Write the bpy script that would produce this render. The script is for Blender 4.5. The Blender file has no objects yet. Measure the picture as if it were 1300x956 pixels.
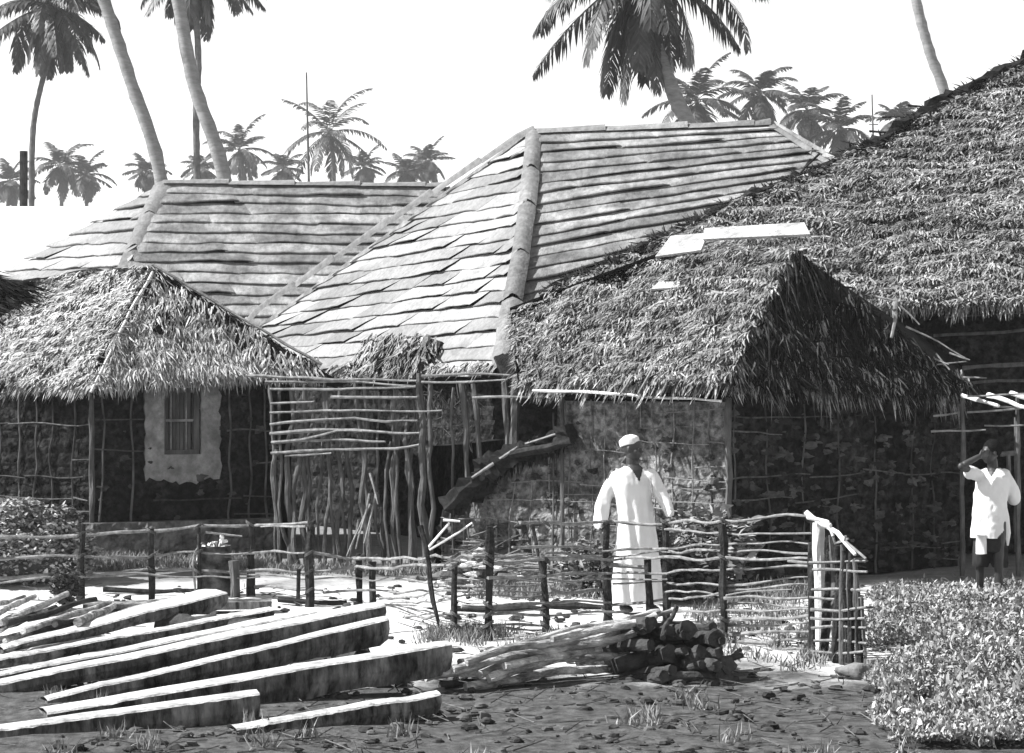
import bpy, bmesh, math, random
import numpy as np
from mathutils import Vector, noise, Matrix
random.seed(7); RNG = np.random.default_rng(7)
sc = bpy.context.scene
COL = sc.collection
CZ = 2.2; F = 2600.0; HX, HY = 650.0, 478.0

def P(px, py, D):                      # point seen at a photo position, at distance D
    return Vector(((px-HX)/F*D, D, CZ-(py-HY)/F*D))
def GD(py): return CZ*F/(py-HY)
def G(px, D, z=0.0): return Vector(((px-HX)/F*D, D, z))
def onplane(px, py, p0, n):            # meeting of a sight line with a plane
    d = Vector(((px-HX)/F, 1, -(py-HY)/F)); c = Vector((0, 0, CZ))
    return c + d*((p0-c).dot(n)/d.dot(n))
def nz(x, y=0, z=0): return noise.noise(Vector((x, y, z)))
U = random.uniform

# ------------------------------------------------------------------ tagging
def tag(o, label=None, cat=None, group=None, kind=None):
    if label: o['label'] = label
    if cat: o['category'] = cat
    if group: o['group'] = group
    if kind: o['kind'] = kind
    return o
def thing(name, loc, label, cat, group=None):
    o = bpy.data.objects.new(name, None); COL.objects.link(o); o.location = loc
    o.empty_display_size = 0.2
    return tag(o, label, cat, group)
def link_mesh(name, me, mat, parent=None):
    o = bpy.data.objects.new(name, me); COL.objects.link(o)
    if mat: me.materials.append(mat)
    if parent:
        o.parent = parent; root = parent; off = Vector((0, 0, 0))
        while root: off += root.location; root = root.parent
        me.transform(Matrix.Translation(-off))
    return o

class MB:
    def __init__(s): s.v = []; s.f = []
    def add(s, vs, fs):
        b = len(s.v); s.v += [tuple(v) for v in vs]; s.f += [tuple(b+i for i in f) for f in fs]
    def tube(s, pts, rs, n=8, rough=0.0, caps=True, flat=1.0, seed=None):
        pts = [Vector(p) for p in pts]; b = len(s.v); m = len(pts)
        if not hasattr(rs, '__len__'): rs = [rs]*m
        t = (pts[1]-pts[0]).normalized()
        up = Vector((0, 0, 1)) if abs(t.z) < 0.9 else Vector((0, 1, 0))
        a = t.cross(up).normalized()
        sd = random.random()*50 if seed is None else seed
        for i, p in enumerate(pts):
            t = ((pts[min(i+1, m-1)]-pts[max(i-1, 0)])).normalized()
            a = (a-t*a.dot(t)).normalized(); c = t.cross(a)
            for k in range(n):
                w = 2*math.pi*k/n
                r = rs[i]*(1+rough*nz(sd+k*0.9, i*0.7, sd))
                s.v.append(tuple(p+a*math.cos(w)*r+c*math.sin(w)*r*flat))
        for i in range(m-1):
            for k in range(n):
                k2 = (k+1) % n
                s.f.append((b+i*n+k, b+i*n+k2, b+(i+1)*n+k2, b+(i+1)*n+k))
        if caps:
            s.f.append(tuple(b+k for k in range(n))[::-1]); s.f.append(tuple(b+(m-1)*n+k for k in range(n)))
    def stick(s, pts, r0, r1=None, wob=0.012, n=6, rough=0.5, step=0.16):
        r1 = r0*0.75 if r1 is None else r1
        P0 = [Vector(p) for p in pts]; out = []; L = 0; Ls = []
        tot = sum((P0[i+1]-P0[i]).length for i in range(len(P0)-1)); sd = random.random()*90
        for i in range(len(P0)-1):
            d = (P0[i+1]-P0[i]).length; k = max(2, int(d/step))
            for j in range(k):
                out.append(P0[i].lerp(P0[i+1], j/k)); Ls.append(L+d*j/k)
            L += d
        out.append(P0[-1]); Ls.append(L)
        res = []; rs = []
        for p, l in zip(out, Ls):
            res.append(p+Vector((nz(l*2.1, sd), nz(l*2.1, sd+9), nz(l*2.1, sd+20)))*wob*2)
            q = l/max(tot, 1e-5); rs.append((r0+(r1-r0)*q)*(1+0.22*nz(l*5, sd+5)))
        s.tube(res, rs, n, rough)
    def box(s, c, sz, rot=None):
        c = Vector(c); v = []
        for x in (-.5, .5):
            for y in (-.5, .5):
                for z in (-.5, .5):
                    q = Vector((x*sz[0], y*sz[1], z*sz[2])); v.append(c+(rot@q if rot else q))
        s.add(v, [(0, 1, 3, 2), (4, 6, 7, 5), (0, 4, 5, 1), (2, 3, 7, 6), (0, 2, 6, 4), (1, 5, 7, 3)])
    def poly(s, pts, th, n=None):       # slab
        pts = [Vector(p) for p in pts]
        if n is None: n = (pts[1]-pts[0]).cross(pts[-1]-pts[0]).normalized()
        k = len(pts); v = pts+[p-n*th for p in pts]
        f = [tuple(range(k)), tuple(range(2*k-1, k-1, -1))]+[(i, i+k, (i+1) % k+k, (i+1) % k) for i in range(k)]
        s.add(v, f)
    def ball(s, c, r, sx=1, sy=1, sz=1, n=10, rough=0.0, rot=None):
        c = Vector(c); b = len(s.v); sd = random.random()*40; m = n//2+1
        s.v.append(None)
        def pt(d):
            k = r*(1+rough*nz(d.x*1.7+sd, d.y*1.7, d.z*1.7))
            q = Vector((d.x*sx*k, d.y*sy*k, d.z*sz*k)); return tuple(c+(rot@q if rot else q))
        s.v[b] = pt(Vector((0, 0, 1)))
        for i in range(1, m):
            th = math.pi*i/m
            for k in range(n):
                w = 2*math.pi*k/n; s.v.append(pt(Vector((math.sin(th)*math.cos(w), math.sin(th)*math.sin(w), math.cos(th)))))
        s.v.append(pt(Vector((0, 0, -1)))); e = len(s.v)-1
        for k in range(n):
            k2 = (k+1) % n
            s.f.append((b, b+1+k, b+1+k2))
            for i in range(m-2): s.f.append((b+1+i*n+k, b+1+(i+1)*n+k, b+1+(i+1)*n+k2, b+1+i*n+k2))
            s.f.append((e, b+1+(m-2)*n+k2, b+1+(m-2)*n+k))
    def build(s, name, mat, parent=None, smooth=False):
        me = bpy.data.meshes.new(name); me.from_pydata(s.v, [], s.f); me.update()
        if smooth: me.polygons.foreach_set('use_smooth', [True]*len(me.polygons))
        return link_mesh(name, me, mat, parent)

# ------------------------------------------------------------------ materials (all neutral: a black and white picture)
def mat(name, lo, hi, scale=8, stretch=(1, 1, 1), island=0.0, rough=0.9, bump=0.3, bscale=40, contrast=0.3, big=0.0, bigscale=0.8, detail=8, spec=0.0, vor=0.0, vscale=6):
    m = bpy.data.materials.new(name); m.use_nodes = True; nt = m.node_tree; N = nt.nodes; L = nt.links
    b = N['Principled BSDF']; b.inputs['Roughness'].default_value = rough; b.inputs['Specular IOR Level'].default_value = spec
    tc = N.new('ShaderNodeTexCoord'); mp = N.new('ShaderNodeMapping'); mp.inputs['Scale'].default_value = stretch
    L.new(tc.outputs['Object'], mp.inputs['Vector'])
    n1 = N.new('ShaderNodeTexNoise'); n1.inputs['Scale'].default_value = scale; n1.inputs['Detail'].default_value = detail; n1.inputs['Roughness'].default_value = 0.65
    L.new(mp.outputs[0], n1.inputs['Vector'])
    r = N.new('ShaderNodeMapRange'); r.inputs['From Min'].default_value = 0.5-contrast/2; r.inputs['From Max'].default_value = 0.5+contrast/2
    r.inputs['To Min'].default_value = lo; r.inputs['To Max'].default_value = hi
    L.new(n1.outputs['Fac'], r.inputs['Value']); val = r.outputs[0]
    def mul(a, bsock):
        x = N.new('ShaderNodeMath'); x.operation = 'MULTIPLY'; L.new(a, x.inputs[0]); L.new(bsock, x.inputs[1]); return x.outputs[0]
    def rng(sock, fa, fb, ta, tb):
        x = N.new('ShaderNodeMapRange'); x.inputs['From Min'].default_value = fa; x.inputs['From Max'].default_value = fb
        x.inputs['To Min'].default_value = ta; x.inputs['To Max'].default_value = tb; L.new(sock, x.inputs['Value']); return x.outputs[0]
    if island:
        g = N.new('ShaderNodeNewGeometry'); val = mul(val, rng(g.outputs['Random Per Island'], 0, 1, 1-island, 1+island*0.6))
    if big:
        n2 = N.new('ShaderNodeTexNoise'); n2.inputs['Scale'].default_value = bigscale; n2.inputs['Detail'].default_value = 4
        L.new(tc.outputs['Object'], n2.inputs['Vector']); val = mul(val, rng(n2.outputs['Fac'], 0.35, 0.65, 1-big, 1+big*0.4))
    h = n1.outputs['Fac']
    if vor:
        v = N.new('ShaderNodeTexVoronoi'); v.inputs['Scale'].default_value = vscale; L.new(tc.outputs['Object'], v.inputs['Vector'])
        bw = N.new('ShaderNodeRGBToBW'); L.new(v.outputs['Color'], bw.inputs[0]); val = mul(val, rng(bw.outputs[0], 0.2, 0.8, 1-vor, 1+vor))
    L.new(val, b.inputs['Base Color'])
    nb = N.new('ShaderNodeTexNoise'); nb.inputs['Scale'].default_value = bscale; nb.inputs['Detail'].default_value = 6
    L.new(mp.outputs[0], nb.inputs['Vector'])
    if bump:
        bp = N.new('ShaderNodeBump'); bp.inputs['Strength'].default_value = bump; bp.inputs['Distance'].default_value = 0.02
        L.new(nb.outputs['Fac'], bp.inputs['Height']); L.new(bp.outputs[0], b.inputs['Normal'])
    return m
M = dict(
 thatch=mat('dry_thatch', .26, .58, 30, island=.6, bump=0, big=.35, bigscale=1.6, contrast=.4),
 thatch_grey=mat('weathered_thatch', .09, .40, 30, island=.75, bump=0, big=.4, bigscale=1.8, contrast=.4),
 thatch_dark=mat('blackened_and_shade_thatch', .01, .035, 30, island=.85, bump=0, big=.3, contrast=.4),  # dark thatch of verges and rolls; also paints shade on the hut's right slope
 under=mat('thatch_underlay', .012, .035, 20, bump=.5),
 matroof=mat('palm_mat_roofing', .19, .33, 11, stretch=(1.6, 1, .6), island=.28, bump=.6, bscale=30, big=.2, bigscale=1.4, contrast=.45, detail=12),
 matroof2=mat('stained_palm_mat', .15, .33, 8, stretch=(1.6, 1, .7), island=.3, bump=.7, bscale=30, big=.45, bigscale=2.2, contrast=.4, detail=12),
 cap=mat('folded_mat_cap', .12, .28, 10, island=.2, bump=.6, bscale=26, big=.2, contrast=.5),
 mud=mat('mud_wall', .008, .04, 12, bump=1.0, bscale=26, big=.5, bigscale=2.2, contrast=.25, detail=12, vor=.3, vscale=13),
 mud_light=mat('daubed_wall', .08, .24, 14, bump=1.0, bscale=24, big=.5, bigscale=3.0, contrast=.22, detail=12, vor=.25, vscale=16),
 stone=mat('embedded_stone', .025, .11, 6, island=.6, bump=.6, bscale=20, contrast=.4),
 plinth=mat('rubble_plinth', .07, .22, 9, bump=1.0, bscale=16, big=.4, bigscale=4, contrast=.3),
 plaster=mat('lime_plaster', .20, .35, 14, bump=.8, bscale=30, big=.35, bigscale=6, contrast=.4),
 stick=mat('bare_stick', .09, .30, 14, island=.35, bump=.5, bscale=50, contrast=.4),
 stick_dark=mat('dark_bark_pole', .012, .05, 14, island=.5, bump=.7, bscale=50, contrast=.4),
 stick_mid=mat('grey_pole', .04, .15, 12, stretch=(1, 1, .35), island=.45, bump=.7, bscale=40, contrast=.4),
 stick_pale=mat('peeled_pole', .5, .75, 10, island=.1, bump=.4, bscale=30, contrast=.5),
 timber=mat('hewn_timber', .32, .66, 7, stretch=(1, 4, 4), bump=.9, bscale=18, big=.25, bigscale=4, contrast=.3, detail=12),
 timber_side=mat('stained_shaded_flank', .035, .25, 6, stretch=(2.5, 2.5, .6), bump=.9, bscale=20, big=.7, bigscale=3, contrast=.28, detail=12),  # stains, with the shade of the beam flanks put into the colour
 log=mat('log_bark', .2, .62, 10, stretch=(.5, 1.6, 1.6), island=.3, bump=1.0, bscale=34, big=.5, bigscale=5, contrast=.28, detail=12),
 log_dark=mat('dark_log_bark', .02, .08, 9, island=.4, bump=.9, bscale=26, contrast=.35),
 board=mat('bleached_board', .26, .56, 9, stretch=(.5, 3, 3), bump=.8, bscale=30, big=.3, bigscale=3, contrast=.35, detail=12),
 white_roof=mat('whitewashed_roof', .74, .82, 2, bump=.1, bscale=5),
 dark_wood=mat('dark_wood', .015, .05, 8, bump=.4),
 window_wood=mat('old_window_wood', .07, .18, 10, stretch=(1, 1, .2), bump=.4, contrast=.4),
 iron=mat('rusty_tin', .03, .12, 8, rough=.6, bump=.5, big=.4, bigscale=8, contrast=.3),
 trunk=mat('palm_bark', .16, .3, 4, stretch=(1, 1, 3), bump=.6, bscale=8, contrast=.4),
 trunk_far=mat('far_palm_bark', .08, .16, 4, bump=.3),
 frond=mat('palm_leaf', .025, .07, 6, island=.5, bump=0, rough=.55, contrast=.4, spec=.4),
 leaf=mat('shrub_leaf', .04, .12, 12, island=.5, bump=0, rough=.6, contrast=.4, spec=.35),
 leaf_pale=mat('pale_ground_leaf', .16, .52, 12, island=.6, bump=0, rough=.6, contrast=.4, big=.3, bigscale=2),
 grass=mat('dry_grass', .12, .34, 12, island=.5, bump=0, contrast=.4),
 cloth=mat('white_cotton', .6, .7, 6, bump=.12, bscale=25, rough=.85, contrast=.6),
 cap_cloth=mat('embroidered_cap_cotton', .5, .8, 60, bump=.5, bscale=90, rough=.85, contrast=.4),
 shorts=mat('dark_shorts_cotton', .02, .04, 8, bump=.2),
 printed=mat('printed_shirt_cotton', .6, .8, 5, bump=.1, contrast=.6),
 skin=mat('dark_skin', .022, .034, 10, bump=.05, rough=.5, spec=.4),
 hair=mat('black_hair', .008, .016, 60, bump=.6, bscale=120, rough=.8),
 eye=mat('eye_white', .10, .14, 4, bump=0, rough=.3),
 rag=mat('pale_rag', .5, .8, 12, bump=.5, contrast=.4),
)
def ground_mat():
    m = bpy.data.materials.new('sandy_ground'); m.use_nodes = True; nt = m.node_tree; N = nt.nodes; L = nt.links
    b = N['Principled BSDF']; b.inputs['Roughness'].default_value = .95; b.inputs['Specular IOR Level'].default_value = .1
    tc = N.new('ShaderNodeTexCoord')
    def noi(s, d=6, r=.6):
        n = N.new('ShaderNodeTexNoise'); n.inputs['Scale'].default_value = s; n.inputs['Detail'].default_value = d; n.inputs['Roughness'].default_value = r
        L.new(tc.outputs['Object'], n.inputs['Vector']); return n.outputs['Fac']
    def rng(sock, fa, fb, ta, tb):
        x = N.new('ShaderNodeMapRange'); x.inputs['From Min'].default_value = fa; x.inputs['From Max'].default_value = fb
        x.inputs['To Min'].default_value = ta; x.inputs['To Max'].default_value = tb; L.new(sock, x.inputs['Value']); return x.outputs[0]
    def op(o, a, c):
        x = N.new('ShaderNodeMath'); x.operation = o
        for i, q in enumerate((a, c)):
            if isinstance(q, float): x.inputs[i].default_value = q
            else: L.new(q, x.inputs[i])
        return x.outputs[0]
    sep = N.new('ShaderNodeSeparateXYZ'); L.new(tc.outputs['Object'], sep.inputs[0])
    sand = rng(noi(3.0), .35, .65, .5, .68)
    fine = rng(noi(30, 8), .3, .7, .8, 1.15)
    litter = rng(noi(7, 8, .75), .60, .66, 1.0, .3)
    v = op('MULTIPLY', op('MULTIPLY', sand, fine), litter)
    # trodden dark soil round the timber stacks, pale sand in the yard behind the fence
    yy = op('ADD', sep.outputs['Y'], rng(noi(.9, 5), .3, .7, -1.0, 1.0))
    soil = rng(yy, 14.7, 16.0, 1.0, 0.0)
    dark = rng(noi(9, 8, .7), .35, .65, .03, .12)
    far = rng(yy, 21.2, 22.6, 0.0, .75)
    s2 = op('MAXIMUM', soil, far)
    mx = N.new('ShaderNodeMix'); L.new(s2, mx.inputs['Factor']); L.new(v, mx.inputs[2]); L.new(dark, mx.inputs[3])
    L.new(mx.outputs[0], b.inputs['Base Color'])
    bp = N.new('ShaderNodeBump'); bp.inputs['Strength'].default_value = .8; bp.inputs['Distance'].default_value = .03
    L.new(noi(18, 8, .7), bp.inputs['Height']); L.new(bp.outputs[0], b.inputs['Normal'])
    return m

# ------------------------------------------------------------------ camera, sky, sun
cam = bpy.data.cameras.new('camera'); co = bpy.data.objects.new('camera', cam); COL.objects.link(co)
co.location = (0, 0, CZ); co.rotation_euler = (math.pi/2, 0, 0); cam.lens = 72; cam.sensor_width = 36; cam.clip_end = 3000
sc.camera = co
SUN = Vector((-.72, -.04, .70)).normalized()
w = bpy.data.worlds.new('World'); sc.world = w; w.use_nodes = True; nt = w.node_tree
bg = nt.nodes['Background']; sky = nt.nodes.new('ShaderNodeTexSky'); sky.sky_type = 'NISHITA'; sky.sun_disc = False
sky.sun_elevation = math.asin(SUN.z); sky.sun_rotation = math.atan2(SUN.x, SUN.y); sky.dust_density = 0.0
# black and white film behind a yellow filter: the red and green of the sky
dot = nt.nodes.new('ShaderNodeVectorMath'); dot.operation = 'DOT_PRODUCT'; dot.inputs[1].default_value = (.5, .5, 0)
nt.links.new(sky.outputs[0], dot.inputs[0]); nt.links.new(dot.outputs['Value'], bg.inputs['Color'])
bg.inputs['Strength'].default_value = 0.14
sl = bpy.data.lights.new('sun', 'SUN'); sl.energy = 5.0; sl.angle = math.radians(.5); sl.color = (1, 1, 1)
so = bpy.data.objects.new('sun', sl); COL.objects.link(so); so.rotation_euler = SUN.to_track_quat('Z', 'Y').to_euler(); so.location = (-20, 0, 30)
vs = sc.view_settings; vs.view_transform = 'Standard'; vs.look = 'None'; vs.gamma = 1; vs.use_curve_mapping = False; vs.exposure = 1.2
sc.cycles.max_bounces = 4; sc.cycles.diffuse_bounces = 1

# ------------------------------------------------------------------ air
def haze_box():
    mb = MB(); mb.box((0, 400, 19), (1100, 1040, 42)); m = bpy.data.materials.new('haze_air'); m.use_nodes = True; nt = m.node_tree; nt.nodes.clear()
    out = nt.nodes.new('ShaderNodeOutputMaterial'); v = nt.nodes.new('ShaderNodeVolumePrincipled'); v.inputs['Color'].default_value = (.96, .96, .96, 1)
    v.inputs['Density'].default_value = HAZE; v.inputs['Anisotropy'].default_value = .3; nt.links.new(v.outputs[0], out.inputs['Volume'])
    tag(mb.build('haze', m), kind='stuff')
HAZE = .0005
haze_box()
# ------------------------------------------------------------------ ground
def axis(lo, hi, flo, fhi, step):
    a = list(np.arange(flo, fhi+1e-6, step)); s = step; x = flo
    while x > lo: s *= 1.35; x -= s; a.insert(0, max(x, lo))
    s = step; x = fhi
    while x < hi: s *= 1.35; x += s; a.append(min(x, hi))
    return a
gx = axis(-500, 500, -7, 7, .14); gy = axis(-100, 900, 10, 27, .14)
V = []
for y in gy:
    for x in gx:
        k = 1 if -8 < x < 8 and 9 < y < 28 else 0
        V.append((x, y, k*(0.035*nz(x*.9, y*.9)+.015*nz(x*4, y*4))-0.01))
nxn = len(gx)
Fc = [(j*nxn+i, j*nxn+i+1, (j+1)*nxn+i+1, (j+1)*nxn+i) for j in range(len(gy)-1) for i in range(nxn-1)]
me = bpy.data.meshes.new('ground'); me.from_pydata(V, [], Fc); me.polygons.foreach_set('use_smooth', [True]*len(Fc))
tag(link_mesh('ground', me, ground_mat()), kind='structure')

# ------------------------------------------------------------------ blades (thatch, grass, leaves) in bulk
def blades(name, pos, dirs, nrm, length, width, curl, mat_, parent=None, kind=None):
    n = len(pos)
    side = np.cross(dirs, nrm); side /= np.linalg.norm(side, axis=1)[:, None]+1e-9
    L = length[:, None]; W = width[:, None]
    p0 = pos; p1 = pos+dirs*L*.5+nrm*(curl*.5)[:, None]; p2 = pos+dirs*L+nrm*(-curl*.3)[:, None]
    v = np.stack([p0-side*W*.5, p0+side*W*.5, p1+side*W*.5, p1-side*W*.5, p2], 1).reshape(-1, 3)
    b = (np.arange(n)*5)[:, None]
    q = (b+np.array([[0, 1, 2, 3]])); t = b+np.array([[3, 2, 4]])
    me = bpy.data.meshes.new(name)
    me.vertices.add(n*5); me.vertices.foreach_set('co', v.astype(np.float32).ravel())
    me.loops.add(n*7); me.loops.foreach_set('vertex_index', np.concatenate([q, t], 1).ravel().astype(np.int32))
    me.polygons.add(n*2)
    ls = np.stack([np.arange(n)*7, np.arange(n)*7+4], 1).ravel()
    me.polygons.foreach_set('loop_start', ls.astype(np.int32))
    me.update(calc_edges=True); me.validate()
    o = link_mesh(name, me, mat_, parent)
    if kind: tag(o, kind=kind)
    return o
def inpoly(x, y, poly):
    ins = np.zeros(len(x), bool); j = len(poly)-1
    for i in range(len(poly)):
        xi, yi = poly[i]; xj, yj = poly[j]
        c = ((yi > y) != (yj > y)) & (x < (xj-xi)*(y-yi)/(yj-yi+1e-12)+xi); ins ^= c; j = i
    return ins
def thatch_pts(poly, dens):
    """random points on a planar roof slope -> positions, down direction, normal"""
    pts = [Vector(p) for p in poly]
    n = Vector((0, 0, 0))
    for i in range(len(pts)): n += pts[i].cross(pts[(i+1) % len(pts)])
    n.normalize()
    if n.z < 0: n = -n
    down = (Vector((0, 0, -1))-n*(-n.z)).normalized(); e = down.cross(n)
    o = pts[0]; q = [((p-o).dot(e), (p-o).dot(down)) for p in pts]
    xs = [a for a, _ in q]; ys = [b for _, b in q]
    area = (max(xs)-min(xs))*(max(ys)-min(ys)); N_ = int(area*dens)
    a = RNG.uniform(min(xs), max(xs), N_); b = RNG.uniform(min(ys), max(ys), N_)
    k = inpoly(a, b, q); a = a[k]; b = b[k]
    return np.array(o)+a[:, None]*np.array(e)+b[:, None]*np.array(down), np.array(down), np.array(n), np.array(e), a, b
def thatch(name, poly, dens, mat_, parent, length=.26, width=.022, slant=0.0, spread=.45, th=.13, course=.22, lift=.05, thick=.05, under=True, keep=None):
    pos, d, n, e, a, b = thatch_pts(poly, dens)
    lump = np.array([nz(x*2.2, y*2.2) for x, y in zip(a, b)]); fine_ = np.array([nz(x*4.5, y*6.5, 9) for x, y in zip(a, b)])
    pr = 1-.75*np.clip((-fine_-.12)*5, 0, 1)
    if keep: pr = pr*np.array([keep(Vector(q)) for q in pos])
    kk = RNG.uniform(0, 1, len(pos)) < pr; pos, a, b, lump, fine_ = pos[kk], a[kk], b[kk], lump[kk], fine_[kk]; N_ = len(pos)
    ang = slant+RNG.normal(0, spread, N_)+.5*np.array([nz(x*1.3, y*1.3, 3.3) for x, y in zip(a, b)])
    fr = np.mod(b/course+.25*np.sin(a*1.7)+.3*np.sin(a*4.1+b*2), 1)
    dirs = d[None]*np.cos(ang)[:, None]+e[None]*np.sin(ang)[:, None]+n[None]*RNG.normal(.10, .16, N_)[:, None]
    dirs /= np.linalg.norm(dirs, axis=1)[:, None]
    pos = pos+n[None]*(lift*fr+RNG.uniform(0, thick, N_)+.10*lump+.045*fine_)[:, None]
    nr = n[None]+RNG.normal(0, .33, (N_, 3)); nr /= np.linalg.norm(nr, axis=1)[:, None]
    o = blades(name, pos, dirs, nr, length*RNG.uniform(.5, 1.3, N_), width*RNG.uniform(.5, 1.5, N_), RNG.normal(.0, .03, N_), mat_, parent)
    if under:
        mb = MB(); nn = Vector(n); mb.poly([Vector(p)-nn*.01 for p in poly], th, nn); mb.build('roof_underlay', M['under'], parent)
    return o
def eave_fringe(name, p0, p1, out, dens, mat_, parent, length=.3, width=.022, back=.18, droop=.5, jit=.25, zj=.05):
    p0 = np.array(p0); p1 = np.array(p1); L = np.linalg.norm(p1-p0); n = int(L*dens)
    t = RNG.uniform(0, 1, n)[:, None]; out = np.array(out)/np.linalg.norm(out); ax = (p1-p0)/L
    pos = p0+(p1-p0)*t-out*RNG.uniform(0, back, (n, 1))+np.array([0, 0, 1])*RNG.uniform(-zj, zj, (n, 1))
    cl = np.array([nz(x*5, 8.1) for x in t[:, 0]*L])
    d = out[None]*1.0+np.array([[0, 0, -1.0]])*(droop+RNG.uniform(-.2, .5, (n, 1)))+ax[None]*RNG.normal(0, jit, (n, 1))
    d /= np.linalg.norm(d, axis=1)[:, None]
    nr = np.array([[0, 0, 1.0]])+out[None]*.7+RNG.normal(0, .4, (n, 3)); nr /= np.linalg.norm(nr, axis=1)[:, None]
    return blades(name, pos, d, nr, length*RNG.uniform(.4, 1.2, n)*(1+.6*cl), width*RNG.uniform(.5, 1.5, n), RNG.normal(0, .02, n), mat_, parent)

# ------------------------------------------------------------------ overlapping mat roof faces
def matface(name, TL, TR, BR, BL, rows, mat_, parent, matlen=1.7, lip=.06, slant=.35, bulge=1.0, wav=.34, under=True, seed=1):
    rd = random.Random(seed); TL, TR, BR, BL = map(Vector, (TL, TR, BR, BL))
    n = (BR-BL).cross(TL-BL).normalized()
    if n.z < 0: n = -n
    mb = MB()
    def S(u, v): return (TL.lerp(TR, u)).lerp(BL.lerp(BR, u), v)
    prof = [(0.0, -.02), (.25, .22), (.5, .48), (.78, .86), (.93, 1.0), (1.0, .93), (1.02, .6), (.97, .02)]
    for r in range(rows):
        va = r/rows; vb = (r+1.12)/rows
        Lrow = (S(1, vb)-S(0, vb)).length; u = -rd.random()*.4*matlen/max(Lrow, .2)
        while u < 1:
            du = matlen*rd.uniform(.7, 1.4)/max(Lrow, .2); ua, ub = max(u, 0), min(u+du, 1); u0 = u; u += du*.97
            if ub-ua < .01: continue
            cols = max(4, int((ub-ua)*Lrow/.1)); lf = lip*rd.uniform(.7, 1.3); tl = rd.uniform(-.10, .10); sh = rd.uniform(-.07, .10); off = rd.uniform(0, .018); tlt = rd.choice((0, .01, .035, .05))
            b = len(mb.v); K = len(prof)
            for i in range(cols+1):
                t = i/cols; uu = ua+(ub-ua)*t
                wv = wav*nz(uu*Lrow*1.1, r*3.3+seed, 0)+wav*.4*nz(uu*Lrow*4, r*3.3+seed, 5)+tl*(t-.5)+sh
                ed = .25 if i in (0, cols) else 1.0; lt = tlt*t
                for (s_, h) in prof:
                    v = va+(vb-va)*s_*(1+wv*.6)
                    sl_ = slant*(s_-.5)*(1/rows)*((BL-TL).length/max(Lrow, .3))
                    us = min(max(uu+(sl_ if 0 < ub < 1 or 0 < ua < 1 else 0), -.004), 1.004)
                    bump = .010*nz(uu*Lrow*3, s_*3+r*2, seed)
                    mb.v.append(tuple(S(us, min(v, 1.02))+n*(lf*h*ed*bulge*(1+.3*wv)+off+bump+lt*s_+.004)))
            for i in range(cols):
                for k in range(K-1): mb.f.append((b+i*K+k, b+i*K+k+1, b+(i+1)*K+k+1, b+(i+1)*K+k))
    if under: 
        mu = MB(); mu.poly([TL-n*.06, TR-n*.06, BR-n*.06, BL-n*.06] if (TL-TR).length > .05 else [TL-n*.06, BR-n*.06, BL-n*.06], .08, n); mu.build('roof_underlay', M['under'], parent)
    return mb.build(name, mat_, parent, smooth=True)
def capstrip(name, pts, w, na, nb, mat_, parent, h=.06, seg=.9):
    """folded mats laid over a hip or ridge; na, nb are the directions the two flaps fall to"""
    mb = MB(); pts = [Vector(p) for p in pts]; na = Vector(na).normalized(); nb = Vector(nb).normalized()
    path = []
    for i in range(len(pts)-1):
        k = max(2, int((pts[i+1]-pts[i]).length/.12))
        path += [pts[i].lerp(pts[i+1], j/k) for j in range(k)]
    path.append(pts[-1]); upv = Vector((0, 0, 1)); n = int(seg/.12)
    i = 0
    while i < len(path)-1:
        e = min(i+n+random.randint(-1, 2)+1, len(path)-1); b = len(mb.v); off = U(.0, .02); wd = w*U(.9, 1.12)
        for j in range(i, e+1):
            q = (j-i)/max(e-i, 1); lf = h*(.35+.65*q)+off; ww = wd*(1+.08*nz(j*.5, i))
            for (s_, d) in ((1.0, na), (.45, na), (0, na), (.45, nb), (1.0, nb)):
                k = 1 if s_ < .5 else .25
                mb.v.append(tuple(path[j]+d*ww*.5*s_+upv*lf*k))
        for j in range(e-i):
            for k in range(4): mb.f.append((b+j*5+k, b+j*5+k+1, b+(j+1)*5+k+1, b+(j+1)*5+k))
        i = e if e > i else e+1
    return mb.build(name, mat_, parent, smooth=True)

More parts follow.
